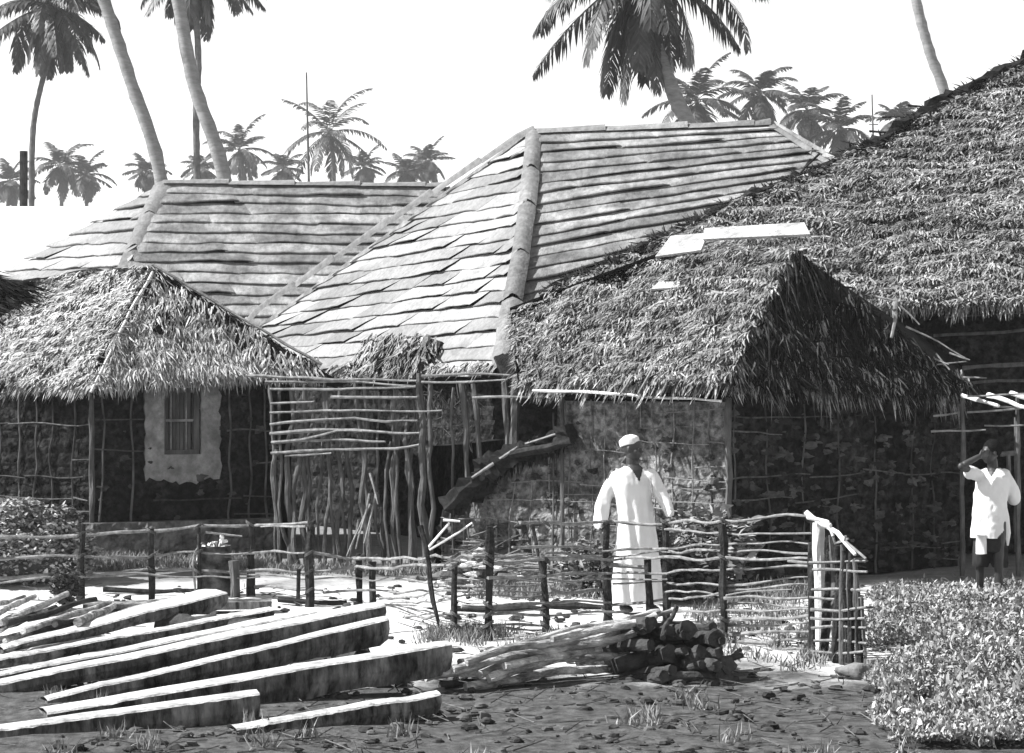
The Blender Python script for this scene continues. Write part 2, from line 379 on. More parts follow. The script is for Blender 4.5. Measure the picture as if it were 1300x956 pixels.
# ------------------------------------------------------------------ wattle and daub walls
def wall(name, a, b, height, mat_, parent, hfun=None, res=.035, panel=.18, amp=.035, th=.18, base=0.0, seed=1, stones=0, hole=None):
    """a, b: ground points; height(t) gives the top; hole=(u0,u1,z0,z1)"""
    a = Vector((a[0], a[1], 0)); b = Vector((b[0], b[1], 0)); d = (b-a); L = d.length; d.normalize(); out = Vector((d.y, -d.x, 0))
    if out.y > 0: out = -out
    mb = MB(); nu = max(2, int(L/res)); H = height; nv = max(2, int(H/res))
    def disp(u, z):
        p = amp*(.9*nz(u*5, z*5, seed)+.6*nz(u*13, z*13, seed)+.35*nz(u*30, z*30, seed))
        q = abs(math.sin(math.pi*(u/(panel*1.6)+.2*nz(z*2, seed))))*abs(math.sin(math.pi*(z/panel+.25*nz(u*1.5, seed))))
        return p+amp*.9*q**.5
    for i in range(nu+1):
        u = L*i/nu; hh = H if hfun is None else hfun(i/nu)*H
        for j in range(nv+1):
            z = base+(hh-base)*j/nv
            mb.v.append(tuple(a+d*u+Vector((0, 0, z))+out*disp(u, z)))
    for i in range(nu):
        for j in range(nv):
            if hole:
                u = L*(i+.5)/nu; z = base+(H-base)*(j+.5)/nv
                if hole[0] < u < hole[1] and hole[2] < z < hole[3]: continue
            mb.f.append((i*(nv+1)+j, (i+1)*(nv+1)+j, (i+1)*(nv+1)+j+1, i*(nv+1)+j+1))
    bb = len(mb.v)      # back face and top
    for i in range(nu+1):
        hh = H if hfun is None else hfun(i/nu)*H
        mb.v.append(tuple(a+d*(L*i/nu)-out*th+Vector((0, 0, base)))); mb.v.append(tuple(a+d*(L*i/nu)-out*th+Vector((0, 0, hh))))
    for i in range(nu):
        if not hole: mb.f.append((bb+2*i, bb+2*i+1, bb+2*i+3, bb+2*i+2))
        mb.f.append((bb+2*i+1, i*(nv+1)+nv, (i+1)*(nv+1)+nv, bb+2*i+3))
    nwall = len(mb.f)
    if stones:
        ms = mb
        for _ in range(stones):
            t = random.random(); hh = (H if hfun is None else hfun(t)*H); z = U(.05, hh-.1)
            if hole and hole[0]-.1 < t*L < hole[1]+.1 and z > hole[2]-.1: continue
            r = U(.012, .055)
            ms.ball(a+d*(t*L)+Vector((0, 0, z))+out*(.03+amp*.5), r, U(.8, 1.7), .5, U(.5, 1), n=8, rough=1.3)
    o = mb.build(name, mat_, parent, smooth=False)
    if stones:
        o.data.materials.append(M['stone']); mi = [0]*nwall+[1]*(len(mb.f)-nwall); o.data.polygons.foreach_set('material_index', mi)
    return a, d, out, L
def lattice(name, a, d, out, L, H, mat_, parent, vs=.3, hs=.17, r=.013, off=.05, hfun=None, skip=.15, sag=.02, hole=None, zmin=.1):
    mb = MB(); u = U(.02, .1)
    while u < L:
        hh = H if hfun is None else hfun(u/L)*H
        top = hh
        if not (hole and hole[0] < u < hole[1]):
            mb.stick([a+d*u+out*(off-.01), a+d*(u+U(-.04, .04))+out*(off-.01)+Vector((0, 0, top))], r*1.2, r, .03)
        u += vs*U(.7, 1.3)
    z = zmin
    while z < H:
        u = 0
        while u < L:
            l = U(.6, 1.6); e = min(u+l, L)
            ok = hfun is None or (hfun(u/L)*H > z and hfun(e/L)*H > z)
            if hole and z > hole[2] and z < hole[3] and not (e < hole[0] or u > hole[1]): 
                if u < hole[0]-.15: e = hole[0]
                else: ok = False; e = max(e, hole[1]) if u >= hole[0]-.15 and u < hole[1] else e
            if ok and random.random() > skip and e-u > .15:
                mb.stick([a+d*u+out*(off+.015)+Vector((0, 0, z+U(-sag, sag))), a+d*e+out*(off+.015)+Vector((0, 0, z+U(-sag, sag)))], r, r*.7, .022)
            u = e
        z += hs*U(.75, 1.25)
    return mb.build(name, mat_, parent)

# =================================================================== RIGHT SMALL THATCHED HUT
hut = thing('thatched_hut', G(925, 21.6), 'low mud and stick hut with shaggy thatch behind the man in white', 'hut')
A = P(925, 484, 21.15); B = P(662, 488, 22.7); C = P(1012, 322, 22.0); E = P(1232, 492, 23.6)
nL = (A-B).cross(C-B).normalized()
K1 = onplane(848, 326, A, nL); K2 = onplane(652, 398, A, nL)
thatch('thatch', [B, A, C, K1, K2], 5200, M['thatch_grey'], hut, slant=.2, length=.13, width=.017, lift=.05)
thatch('shade_thatch', [A, E, C], 1900, M['thatch_dark'], hut, length=.28, width=.02, spread=.5, lift=.03, under=False)  # dark blades put this slope's shade into its colour
thatch('thatch', [A, E, C], 950, M['thatch_grey'], hut, length=.2, width=.015, spread=.4, th=.06, lift=.03, keep=lambda q: .2+.8*min(1, max(0, (C.z-q.z-.35-.3*nz(q.x*2, q.z*2))/.35)))
eave_fringe('eave_thatch', B, A, nL.cross((A-B).normalized())*-1 if False else Vector((-.45, -.6, -.5)), 420, M['thatch_grey'], hut, length=.24, back=.3)
eave_fringe('eave_thatch', A, E, Vector((.35, -.6, -.8)), 420, M['thatch_grey'], hut, length=.2, width=.017, back=.2, zj=.08)
for (t0, t1, l_) in ((.12, .2, .42), (.33, .4, .5), (.46, .58, .36), (.66, .72, .5), (.8, .97, .42)):
    eave_fringe('drooping_fronds', A.lerp(E, t0), A.lerp(E, t1), Vector((.3, -.5, -.6)), 170, M['thatch_grey'], hut, length=l_, width=.022, back=.15, jit=.5, zj=.06, droop=1.0)
eave_fringe('eave_thatch', K2+Vector((0, 0, .02)), B, Vector((-1, 0, -.6)), 420, M['thatch_grey'], hut, length=.25, back=.25)
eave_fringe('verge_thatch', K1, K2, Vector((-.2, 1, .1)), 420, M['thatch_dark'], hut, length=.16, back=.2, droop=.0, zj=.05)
eave_fringe('hip_thatch', C, A, Vector((.6, -.5, -.6)), 260, M['thatch_grey'], hut, length=.28, back=.12, zj=.06, droop=.7)
# dark long fronds hanging from the peak on the shaded side
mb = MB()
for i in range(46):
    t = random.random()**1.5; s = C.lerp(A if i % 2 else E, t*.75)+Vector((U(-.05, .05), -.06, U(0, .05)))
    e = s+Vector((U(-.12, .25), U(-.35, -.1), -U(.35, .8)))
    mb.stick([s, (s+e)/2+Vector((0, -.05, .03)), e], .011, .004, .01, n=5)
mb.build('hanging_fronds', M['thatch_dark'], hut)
# back slopes so the hut is closed
bk = P(1232, 470, 26.2); bk2 = P(700, 470, 26.8)
mb = MB(); mb.poly([K1, C, bk, bk2], .1); mb.poly([C, E, bk], .1); mb.poly([K2, K1, bk2, B], .1); mb.build('back_roof', M['under'], hut)
# walls
c0 = G(925, 21.6); wl = G(716, 22.75); wl2 = G(562, 23.6); c1 = G(1215, 23.8)
Hh = 1.93
def left_h(t):                # t from the broken end to the corner post
    x = 562+(925-562)*t
    if x > 716: return 1.0
    return max(.32, .34+(x-562)/154*.44+.04*nz(x*.05))
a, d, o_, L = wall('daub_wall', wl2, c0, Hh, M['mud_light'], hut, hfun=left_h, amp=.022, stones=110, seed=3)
lattice('wall_sticks', a, d, o_, L, Hh, M['stick'], hut, vs=.24, hs=.12, r=.0075, off=.035, hfun=left_h, skip=.35, sag=.035)
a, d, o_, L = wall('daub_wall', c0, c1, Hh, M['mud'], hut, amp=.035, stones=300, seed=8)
lattice('wall_sticks', a, d, o_, L, Hh, M['stick_mid'], hut, vs=.5, hs=.2, r=.010, off=.04, skip=.6, sag=.04)
wall('back_wall', c1, G(1180, 26), Hh, M['mud'], hut, res=.2); wall('back_wall', G(640, 26), wl2, 1.4, M['mud'], hut, res=.2)
mb = MB()
mb.stick([c0+Vector((-.02, -.06, 0)), c0+Vector((.0, -.06, 1.98))], .04, .035, .01); mb.build('corner_post', M['stick_mid'], hut)
mb = MB(); mb.stick([P(676, 497, 22.4), P(760, 498, 22.0), P(915, 509, 21.25)], .018, .014, .012); mb.build('eave_pole', M['stick_pale'], hut)
for (x0, y0, x1, y1) in ((800, 480, 788, 499), (828, 470, 810, 501), (852, 474, 838, 502), (878, 472, 866, 503), (905, 470, 896, 506), (752, 488, 760, 487)):
    if x1 == 760: continue
    mb = MB(); mb.stick([P(x0, y0, 21.6), P(x1, y1, 21.25)], .017, .012, .01); mb.build('rafter', M['stick'], hut)
# hole posts beside the broken wall
for (x0, y0, x1, y1, r, Dd) in ((714, 500, 714, 548, .022, 22.6), (704, 525, 703, 546, .012, 22.7), (655, 478, 652, 578, .05, 23.2), (640, 480, 646, 575, .035, 23.3)):
    mb = MB(); q = P(x1, y1, Dd); mb.stick([P(x0, y0, Dd), q, Vector((q.x, q.y, 0))], r, r, .01); mb.build('door_post', M['stick_mid'], hut)
mb = MB(); mb.stick([P(600, 505, 23.2), P(712, 502, 22.7)], .016, .014, .01); mb.build('lintel_pole', M['stick'], hut)
# ridge board, mat patch and loose boards on the thatch
def board(name, q, th, m, label, cat, parent=None):
    mb = MB(); mb.poly(q, th); o = mb.build(name, m, parent)
    if label: tag(o, label, cat)
    return o
lift = nL*.17
q = [onplane(900, 317, A, nL)+lift, onplane(1036, 311, A, nL)+lift, onplane(1030, 301, A, nL)+lift+Vector((0, .1, .05)), onplane(902, 303, A, nL)+lift]
board('ridge_board', q, .035, M['board'], None, None, hut)
q = [onplane(838, 336, A, nL)+lift*.8, onplane(896, 328, A, nL)+lift*.8, onplane(905, 306, A, nL)+lift*.8, onplane(858, 310, A, nL)+lift*.8]
board('palm_mat', q, .03, M['board'], 'bleached mat scrap lying against the ridge board of the hut roof', 'mat')
q = [onplane(832, 376, A, nL)+lift*.7, onplane(878, 374, A, nL)+lift*.75, onplane(876, 367, A, nL)+lift*.75, onplane(842, 367, A, nL)+lift*.7]
board('loose_board', q, .03, M['board'], 'short bleached board lying alone halfway down the shaggy thatch', 'board')

# =================================================================== LARGE THATCHED HOUSE (right)
big = thing('thatched_house', G(1250, 25), 'large house under a broad weathered thatch roof at the right edge', 'house')
b0 = P(1062, 392, 24.6); b1 = P(1300, 384, 24.1); b2 = P(1300, 88, 28.6); nB = (b1-b0).cross(b2-b0).normalized()
if nB.z < 0: nB = -nB
def OB(x, y): return onplane(x, y, b0, nB)
poly = [OB(990, 396), OB(1080, 390), OB(1300, 384), OB(1520, 378), OB(1520, -20), OB(1300, 88), OB(1205, 135), OB(1120, 186), OB(1052, 215), OB(960, 252), OB(850, 302), OB(700, 374)]
thatch('thatch', poly, 3600, M['thatch_grey'], big, slant=.3, length=.16, width=.019, lift=.06, course=.3, th=.1)
eave_fringe('eave_thatch', OB(1030, 392), OB(1500, 379), Vector((-.2, -.8, -.9)), 420, M['thatch_grey'], big, length=.2, width=.018, back=.2)
vt = [OB(690, 378), OB(850, 302), OB(960, 252), OB(1052, 216), OB(1120, 186), OB(1205, 135), OB(1300, 88), OB(1520, -22)]
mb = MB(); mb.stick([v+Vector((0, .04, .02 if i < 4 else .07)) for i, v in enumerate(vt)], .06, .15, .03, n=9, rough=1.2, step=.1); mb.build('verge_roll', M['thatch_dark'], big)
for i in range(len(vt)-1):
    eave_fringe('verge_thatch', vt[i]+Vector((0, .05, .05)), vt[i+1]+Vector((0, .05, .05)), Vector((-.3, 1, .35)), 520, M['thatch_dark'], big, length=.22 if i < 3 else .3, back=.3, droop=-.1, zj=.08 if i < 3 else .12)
mb = MB()
for (x0, y0, x1, y1) in ((1105, 176, 1150, 178), (1120, 158, 1180, 157), (1152, 146, 1182, 144), (1040, 205, 1000, 247), (1030, 212, 1006, 246)):
    mb = MB(); mb.stick([OB(x0, y0)+Vector((0, 0, .1)), OB(x1, y1)+Vector((0, 0, .08))], .016, .01, .02); mb.build('roof_pole', M['stick_dark'], big)
mb = MB(); r0 = OB(1520, -22); mb.poly([OB(700, 374), r0, r0+Vector((3, 5, -4)), OB(700, 374)+Vector((1, 5, -1.4))], .1); mb.build('back_roof', M['under'], big)
e0 = G(1060, 25.6); e1 = G(1560, 25.2)
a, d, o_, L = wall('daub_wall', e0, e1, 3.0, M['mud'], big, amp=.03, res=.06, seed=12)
mb = MB()
for (x0, y0, x1, y1, r) in ((1185, 426, 1310, 419, .02), (1222, 467, 1310, 461, .028), (1225, 487, 1310, 482, .018), (1200, 404, 1300, 398, .008)):
    mb.stick([P(x0, y0, 25.0), P(x1, y1, 24.8)], r, r, .012)
mb.build('wall_poles', M['stick_mid'], big)
mb = MB()
for (x, y0, y1) in ((1290, 530, 700), (1280, 575, 640)): mb.stick([P(x, y0, 23.3), P(x, y1, 23.3)], .025, .022, .01)
mb.stick([P(1270, 577, 23.3), P(1292, 575, 23.3)], .03, .03, .005)
mb.build('door_frame', M['stick_mid'], big)
# broken corner of thatch and sticks between hut and house
mb = MB()
for (x0, y0, x1, y1, r) in ((1110, 376, 1137, 380, .014), (1137, 380, 1131, 430, .026), (1140, 385, 1168, 412, .012), (1150, 415, 1228, 454, .012), (1205, 448, 1231, 454, .012), (1185, 455, 1202, 462, .01), (1188, 448, 1204, 470, .012), (1190, 462, 1225, 461, .011), (1222, 480, 1252, 482, .012)):
    mb.stick([P(x0, y0, 22.0), P(x1, y1, 21.9)], r, r*.6, .02)
mb.build('broken_rafters', M['stick'], hut)
# stick awning beside the boy
aw = thing('stick_awning', G(1262, 22.4), 'flat awning of bare sticks jutting from the wall above the boy', 'awning')
for (x0, y0, D0, x1, y1, D1) in ((1222, 502, 22.6, 1268, 516, 21.8), (1254, 501, 22.6, 1304, 517, 21.8), (1284, 499, 22.6, 1330, 514, 21.8)):
    mb = MB(); mb.stick([P(x0, y0, D0), P(x1, y1, D1)], .026, .02, .01); mb.build('rafter', M['stick_pale'], aw)
for (x0, y0, x1, y1) in ((1228, 503, 1340, 500), (1262, 516, 1350, 517), (1228, 525, 1300, 519), (1250, 540, 1310, 538), (1180, 548, 1250, 544), (1185, 528, 1215, 522)):
    mb = MB(); mb.stick([P(x0, y0, 22.2), P(x1, y1, 22.1)], .012, .01, .02); mb.build('cross_stick', M['stick'], aw)
for x in (1222, 1292):
    q = P(x, 505, 22.5); mb = MB(); mb.stick([Vector((q.x, q.y, 0)), q], .03, .025, .01); mb.build('post', M['stick_mid'], aw)

# =================================================================== MAIN MAT-ROOFED HOUSE (centre)
hm = thing('mat_roofed_house', G(640, 27), 'tall house with a hipped roof of overlapping pale mats, in the centre', 'house')
T0 = P(676, 170, 31); T1 = P(978, 160, 30.4); HB = P(636, 474, 26.2); LB = P(224, 494, 34.5); RB = P(1260, 380, 28.2)
matface('roof_mats', T0, T0+Vector((.02, 0, 0)), HB, LB, 19, M['matroof'], hm, matlen=1.2, lip=.03, slant=-.9, wav=.25, seed=3)
# the face towards the camera: rows rise to the right as in the sagging roof
BL = P(640, 440, 26.9); BR = P(1215, 300, 28.0)
matface('roof_mats', T0, T1, BR, BL, 19, M['matroof2'], hm, matlen=1.9, lip=.032, slant=.5, wav=.26, seed=5)
HBm = P(655, 330, 28.3)
capstrip('hip_cap', [T0+Vector((.02, -.05, .03)), P(671, 250, 29.5)+Vector((0, 0, .05)), P(660, 330, 28.2)+Vector((0, 0, .04)), P(648, 395, 27.2)+Vector((0, 0, .04)), HB+Vector((0, 0, .05))], .30, Vector((-.8, -.2, -.35)), Vector((.8, -.2, -.35)), M['cap'], hm, h=.045)
capstrip('hip_cap', [LB, P(330, 395, 33.4)+Vector((0, 0, .05)), P(500, 281, 32.1)+Vector((0, 0, .06)), P(655, 180, 31.1)+Vector((0, 0, .05)), T0+Vector((0, 0, .04))], .18, Vector((.6, -.6, -.35)), Vector((-.6, .8, -.3)), M['cap'], hm, h=.07)
capstrip('ridge_cap', [T0+Vector((0, 0, .04)), T1+Vector((0, 0, .04))], .2, Vector((0, -.8, -.4)), Vector((0, .8, -.4)), M['cap'], hm, h=.06)
capstrip('hip_cap', [T1+Vector((0, 0, .04)), P(1045, 207, 29.6)+Vector((0, 0, .05)), P(1215, 310, 28.0)], .2, Vector((-.3, -.8, -.5)), Vector((.5, .4, -.4)), M['cap'], hm, h=.06)
mb = MB(); mb.poly([T1, T0, LB, LB+Vector((3, 6, 0)), T1+Vector((4, 6, -3.5))], .1); mb.poly([T1, T1+Vector((4, 6, -3.5)), BR], .1); mb.build('back_roof', M['matroof2'], hm)
wa = G(628, 26.6); wb = G(250, 33.5); wc = G(1150, 27.5)
wall('mud_wall', wb, wa, 2.3, M['mud'], hm, res=.06, seed=20); wall('mud_wall', wa, wc, 2.4, M['mud'], hm, res=.1, seed=21)
mb = MB(); mb.box((3, 35, 1.2), (8, .3, 2.4)); mb.build('back_wall', M['mud'], hm)
# lump of thatch thrown on the lower roof
nM = (HB-LB).cross(T0-LB).normalized()
if nM.z < 0: nM = -nM
def OM(x, y): return onplane(x, y, LB, nM)+nM*.08
tp = [OM(450, 472), OM(545, 470), OM(566, 438), OM(540, 430), OM(480, 434)]
ft = thing('fallen_thatch', OM(505, 452), 'heap of dark palm thatch lying on the lower edge of the pale mat roof', 'thatch heap')
thatch('thatch', tp, 620, M['thatch_grey'], ft, slant=-.5, spread=.35, length=.4, width=.035, th=.05, lift=.05, thick=.10)
thatch('edge_thatch', [OM(425, 478), OM(640, 474), OM(640, 467), OM(430, 468)], 900, M['thatch_grey'], ft, length=.22, th=.03, under=False)
mb = MB(); mb.poly([P(628, 452, 26.0), P(640, 480, 25.9), P(662, 470, 25.9), P(648, 448, 26.1)], .05); mb.build('torn_mat', M['dark_wood'], hm)

# =================================================================== SECOND MAT-ROOFED HOUSE (behind, left)
hs = thing('mat_roofed_house', G(330, 36), 'farther house with long pale mat courses on its roof, behind the left hut', 'house')
S0 = P(207, 234, 38); S1 = P(565, 238, 38.4); SB = P(108, 470, 34); SR = P(640, 476, 34.5); SL = P(-200, 460, 41)
matface('roof_mats', S0, S1, SR, SB, 18, M['matroof2'], hs, matlen=2.2, lip=.036, slant=.5, wav=.36, seed=9)
matface('roof_mats', S0, S0+Vector((.02, 0, 0)), SB, SL, 15, M['matroof'], hs, matlen=2.0, lip=.045, slant=-.6, seed=12)
capstrip('hip_cap', [S0+Vector((0, 0, .05)), P(185, 285, 37.1)+Vector((0, 0, .06)), P(164, 335, 36.3)+Vector((0, 0, .06)), SB], .38, Vector((-.8, -.2, -.35)), Vector((.8, -.2, -.35)), M['cap'], hs, h=.05)
capstrip('ridge_cap', [S0+Vector((0, 0, .05)), S1+Vector((0, 0, .05))], .22, Vector((0, -.8, -.4)), Vector((0, .8, -.4)), M['cap'], hs, h=.05)
mb = MB(); mb.poly([S1, S0, SL+Vector((2, 2, 0)), SL+Vector((12, 6, 0)), SR+Vector((0, 9, 0))], .1); mb.poly([S1, SR+Vector((0, 9, 0)), SR], .1); mb.build('back_roof', M['matroof2'], hs)
wall('mud_wall', G(120, 34.6), G(630, 35), 2.2, M['mud'], hs, res=.15, seed=30); wall('mud_wall', G(-180, 40), G(120, 34.6), 2.2, M['mud'], hs, res=.15, seed=31)
mb = MB(); mb.box((-4.5, 43, 1.1), (9, .3, 2.2)); mb.build('back_wall', M['mud'], hs)

# =================================================================== WHITE-ROOFED BUILDING
wr = thing('white_roofed_building', G(0, 46), 'plain building with a smooth white roof at the far left', 'building')
mb = MB(); w0 = P(-260, 262, 48); w1 = P(170, 262, 48); w2 = P(170, 440, 44); w3 = P(-260, 440, 44)
mb.poly([w3, w2, w1, w0], .12); mb.poly([w0, w1, w2+Vector((0, 8, 0)), w3+Vector((0, 8, 0))], .12); mb.build('roof', M['white_roof'], wr)
zt = w2.z; xa, xb = w0.x+.3, w1.x-.5
mb = MB(); mb.box(((xa+xb)/2, 48, (zt-.1)/2), (xb-xa, 7.4, zt-.1)); mb.build('wall', M['mud'], wr)
mb = MB(); q = P(30, 192, 53); mb.tube([Vector((q.x, 53, 0)), Vector((q.x, 53, 4)), q], [.12, .11, .11], 10, .1)
tag(mb.build('wooden_post', M['dark_wood']), 'thick black post rising behind the white roof at far left', 'post')

# =================================================================== LEFT THATCHED HUT
lh = thing('thatched_hut', G(118, 25), 'mud hut with a plastered barred window under bright thatch, at the left', 'hut')
A2 = P(112, 490, 24.6); E2 = P(408, 471, 25.5); C2 = P(194, 346, 25.9); F2 = P(-90, 484, 26.6)
n2 = (C2-A2).cross(F2-A2).normalized()
if n2.z < 0: n2 = -n2
K3 = onplane(110, 349, A2, n2); K5 = onplane(30, 366, A2, n2); K4 = onplane(-60, 420, A2, n2)
thatch('thatch', [A2, C2, K3, K5, K4, F2], 4800, M['thatch'], lh, slant=.25, length=.14, width=.018, lift=.05)
def bald(q):
    t = (C2.z-q.z)/(C2.z-A2.z); edge = (E2.x-(E2.x-C2.x)*(1-t)-q.x)
    k1 = min(1, max(0, (t-.42+.25*nz(q.x*3, q.z*3))/.12)); k2 = min(1, max(0, (edge-.20+.15*nz(q.x*4, 2))/.15))
    return .22+.78*k1*k2
thatch('thatch', [A2, E2, C2], 3600, M['thatch'], lh, slant=.1, length=.2, width=.015, spread=.28, lift=.05, keep=bald)
eave_fringe('eave_thatch', F2, A2, Vector((-.4, -.6, -.55)), 480, M['thatch'], lh, length=.2, width=.018, back=.25)
eave_fringe('eave_thatch', A2, E2, Vector((.15, -.75, -.65)), 560, M['thatch'], lh, length=.2, width=.016, back=.3, jit=.15)
eave_fringe('verge_thatch', C2+Vector((.02, -.02, .04)), E2, Vector((.6, -.3, -.2)), 260, M['thatch_dark'], lh, length=.22, back=.2, jit=.3)
eave_fringe('verge_thatch', K3, C2, Vector((0, 1, .0)), 300, M['thatch'], lh, length=.2, back=.2, droop=.1)
eave_fringe('verge_thatch', K5, K3, Vector((0, 1, .0)), 300, M['thatch'], lh, length=.2, back=.2, droop=.1)
eave_fringe('hip_thatch', C2, A2, Vector((.7, -.5, -.3)), 200, M['thatch_dark'], lh, length=.2, back=.05, droop=.4)
mb = MB(); hp = [P(194, 345, 25.75), P(165, 395, 25.3), P(133, 462, 24.7), P(116, 497, 24.45)]
mb.stick(hp, .018, .015, .01); mb.build('hip_pole', M['stick_pale'], lh)
mb = MB()
for i in range(14):
    t = .08+i*.065; s = hp[0].lerp(hp[-1], t)+Vector((0, -.03, 0)); mb.stick([s+Vector((-.09, .0, U(-.03, .03))), s+Vector((.1, -.02, U(-.03, .03)))], .008, .006, .008, n=5)
mb.build('hip_lashing', M['stick'], lh)
mb = MB(); mb.stick([C2+Vector((0, -.05, .1)), P(300, 408, 25.7)+Vector((0, 0, .08)), E2+Vector((0, 0, .08))], .02, .02, .012); mb.build('verge_pole', M['stick'], lh)
mb = MB(); z9 = P(198, 338, 26); mb.poly([C2, E2, Vector((E2.x, 29, 2.1)), Vector((C2.x-1, 28.5, 2.8))], .1); mb.poly([K3, C2, Vector((C2.x-1, 28.5, 2.8)), Vector((-9, 29, 2.1)), K4, K5], .1); mb.build('back_roof', M['under'], lh)
l0 = G(118, 25.0); l1 = G(352, 26.0); l2 = G(-90, 26.1)
winu = ((207-118)/2600*25.4+.0, (250-118)/2600*25.6)
u0 = (l1-l0).length*(205-118)/(352-118); u1 = (l1-l0).length*(252-118)/(352-118)
zt2 = P(0, 493, 25.4).z; zb2 = P(0, 577, 25.4).z
a, d, o_, L = wall('mud_wall', l0, l1, 2.15, M['mud'], lh, amp=.025, seed=40, hole=(u0, u1, zb2, zt2), stones=40)
lattice('wall_sticks', a, d, o_, L, 2.1, M['stick_mid'], lh, vs=.32, hs=.2, r=.012, off=.05, skip=.3, hole=(u0-.25, u1+.3, .85, 2.2), zmin=.45)
# plaster surround with a ragged edge
mb = MB(); um = (u0+u1)/2; zm = (zb2+zt2)/2; n = 72; inner = []; outer = []
for i in range(n):
    w_ = 2*math.pi*i/n; cx, sz_ = math.cos(w_), math.sin(w_)
    k = 1/max(abs(cx), abs(sz_)); hx, hz = (u1-u0)/2, (zt2-zb2)/2
    inner.append((um+cx*k*hx, zm+sz_*k*hz))
    ox, oz = cx*k*(hx+.245), sz_*k*(hz+.27)
    if oz > hz+.05: oz = hz+.06
    if oz < -hz: oz -= .10*(1-abs(cx))
    r_ = .035*nz(i*.9, 3)+.03*nz(i*2.3, 6)
    outer.append((um+ox+(r_ if abs(cx) > .4 else 0)*(1 if cx > 0 else -1), zm+oz+r_*1.5*(1 if oz < 0 else 0)))
off = .055
for i in range(n):
    mb.v += [tuple(a+d*inner[i][0]+Vector((0, 0, inner[i][1]))+o_*-.14), tuple(a+d*inner[i][0]+Vector((0, 0, inner[i][1]))+o_*off), tuple(a+d*((inner[i][0]+outer[i][0])/2)+Vector((0, 0, (inner[i][1]+outer[i][1])/2))+o_*(off+.012*nz(i, 7))), tuple(a+d*outer[i][0]+Vector((0, 0, outer[i][1]))+o_*(off-.005)), tuple(a+d*outer[i][0]+Vector((0, 0, outer[i][1]))-o_*.02)]
for i in range(n):
    j = (i+1) % n
    for k in range(4): mb.f.append((i*5+k, i*5+k+1, j*5+k+1, j*5+k))
mb.build('plaster_surround', M['plaster'], lh)
wn = MB()
def wp(u, z, o=0.0): return a+d*u+Vector((0, 0, z))+o_*o
rot = Matrix((d, o_, Vector((0, 0, 1)))).transposed()
t_ = .055
for (cu, cz_, su, sz_) in ((um, zt2-t_/2, u1-u0, t_), (um, zb2+t_/2, u1-u0, t_), (u0+.018, zm, .036, zt2-zb2-2*t_-.004), (u1-.04, zm, .08, zt2-zb2-2*t_-.004)):
    wn.box(wp(cu, cz_, -.05), (su, .08, sz_), rot)
win = wn.build('window', M['window_wood'], lh)
mb = MB()
nb_ = 7
for i in range(nb_):
    uu = u0+.05+(u1-u0-.14)*(i+.5)/nb_; mb.box(wp(uu, zm, -.12), ((u1-u0-.14)/nb_*.86, .02, zt2-zb2-2*t_), rot)
mb.build('shutter', M['window_wood'], win)
for uu in (u0+.115, u1-.165):
    mb = MB(); mb.box(wp(uu, zm, -.06), (.018, .02, zt2-zb2-2*t_), rot); mb.build('window_bar', M['plaster'], win)
mb = MB(); mb.box(wp(um-.015, zm+.01, -.045), (u1-u0-.12, .02, .03), rot); mb.build('window_bar', M['plaster'], win)
a3, d3, o3, L3 = wall('mud_wall', l2, l0, 2.1, M['mud'], lh, amp=.025, seed=41)
lattice('wall_sticks', a3, d3, o3, L3, 2.1, M['stick_mid'], lh, vs=.35, hs=.22, r=.011, off=.05, skip=.4)
mb = MB(); mb.stick([l0+Vector((0, -.08, 0)), l0+Vector((0, -.08, 2.0))], .035, .03, .01); mb.build('corner_post', M['stick_mid'], lh)
mb = MB(); mb.stick([P(122, 478, 24.6), P(133, 507, 24.6)], .01, .006, .01); mb.build('loose_stick', M['stick'], lh)
a4, d4, o4, L4 = wall('stone_plinth', G(106, 24.75), G(356, 25.7), .42, M['plinth'], lh, amp=.05, panel=.2, seed=44, stones=0)
wall('back_wall', l1, G(340, 28.6), 2.1, M['mud'], lh, res=.2)

# dark thatch tip of a neighbouring hut at the edge
nh = thing('thatched_hut', G(-60, 24), 'dark tip of another thatch roof poking in at the left edge', 'hut')
thatch('thatch', [P(-160, 320, 23.2), P(34, 372, 23.6), P(-20, 404, 22.9), P(-160, 420, 22.4)], 1500, M['thatch_dark'], nh, length=.35, slant=-.6, spread=.25)
wall('mud_wall', G(-170, 22.8), G(-40, 23.4), 2.4, M['mud'], nh, res=.15)

# =================================================================== STICK ENCLOSURE
en = thing('stick_enclosure', G(440, 23.6), 'tall enclosure of upright poles with a lattice of sticks above', 'enclosure')
De = 23.5
def DE(x): return 24.0-(x-345)/300*.9
posts = [(345, 478, 352, .026), (410, 478, 424, .022), (452, 478, 470, .03), (497, 480, 510, .022), (532, 472, 541, .05), (545, 478, 548, .03)]
for (xt, yt, xb_, r) in posts:
    D_ = DE(xt); q = G(xb_, D_); mb = MB(); mb.stick([q, P((xt+xb_)/2, 585, D_), P(xt, yt, D_)], r, r*.8, .025, n=8); mb.build('post', M['stick_mid'], en)
xs = [354, 361, 368, 376, 388, 396, 404, 416, 430, 436, 444, 459, 466, 478, 486, 492, 501, 515, 521, 527]
for i, x in enumerate(xs):
    D_ = DE(x)+U(.0, .12); r = U(.018, .04); yt = random.choice([560, 565, 500, 490, 570, 488])
    mb = MB(); mb.stick([G(x+U(-2, 5), D_), P(x+U(-6, 6), 640, D_), P(x+U(-5, 5), yt, D_)], r, r*.7, .045, n=7); mb.build('upright_pole', M['stick_mid'], en)
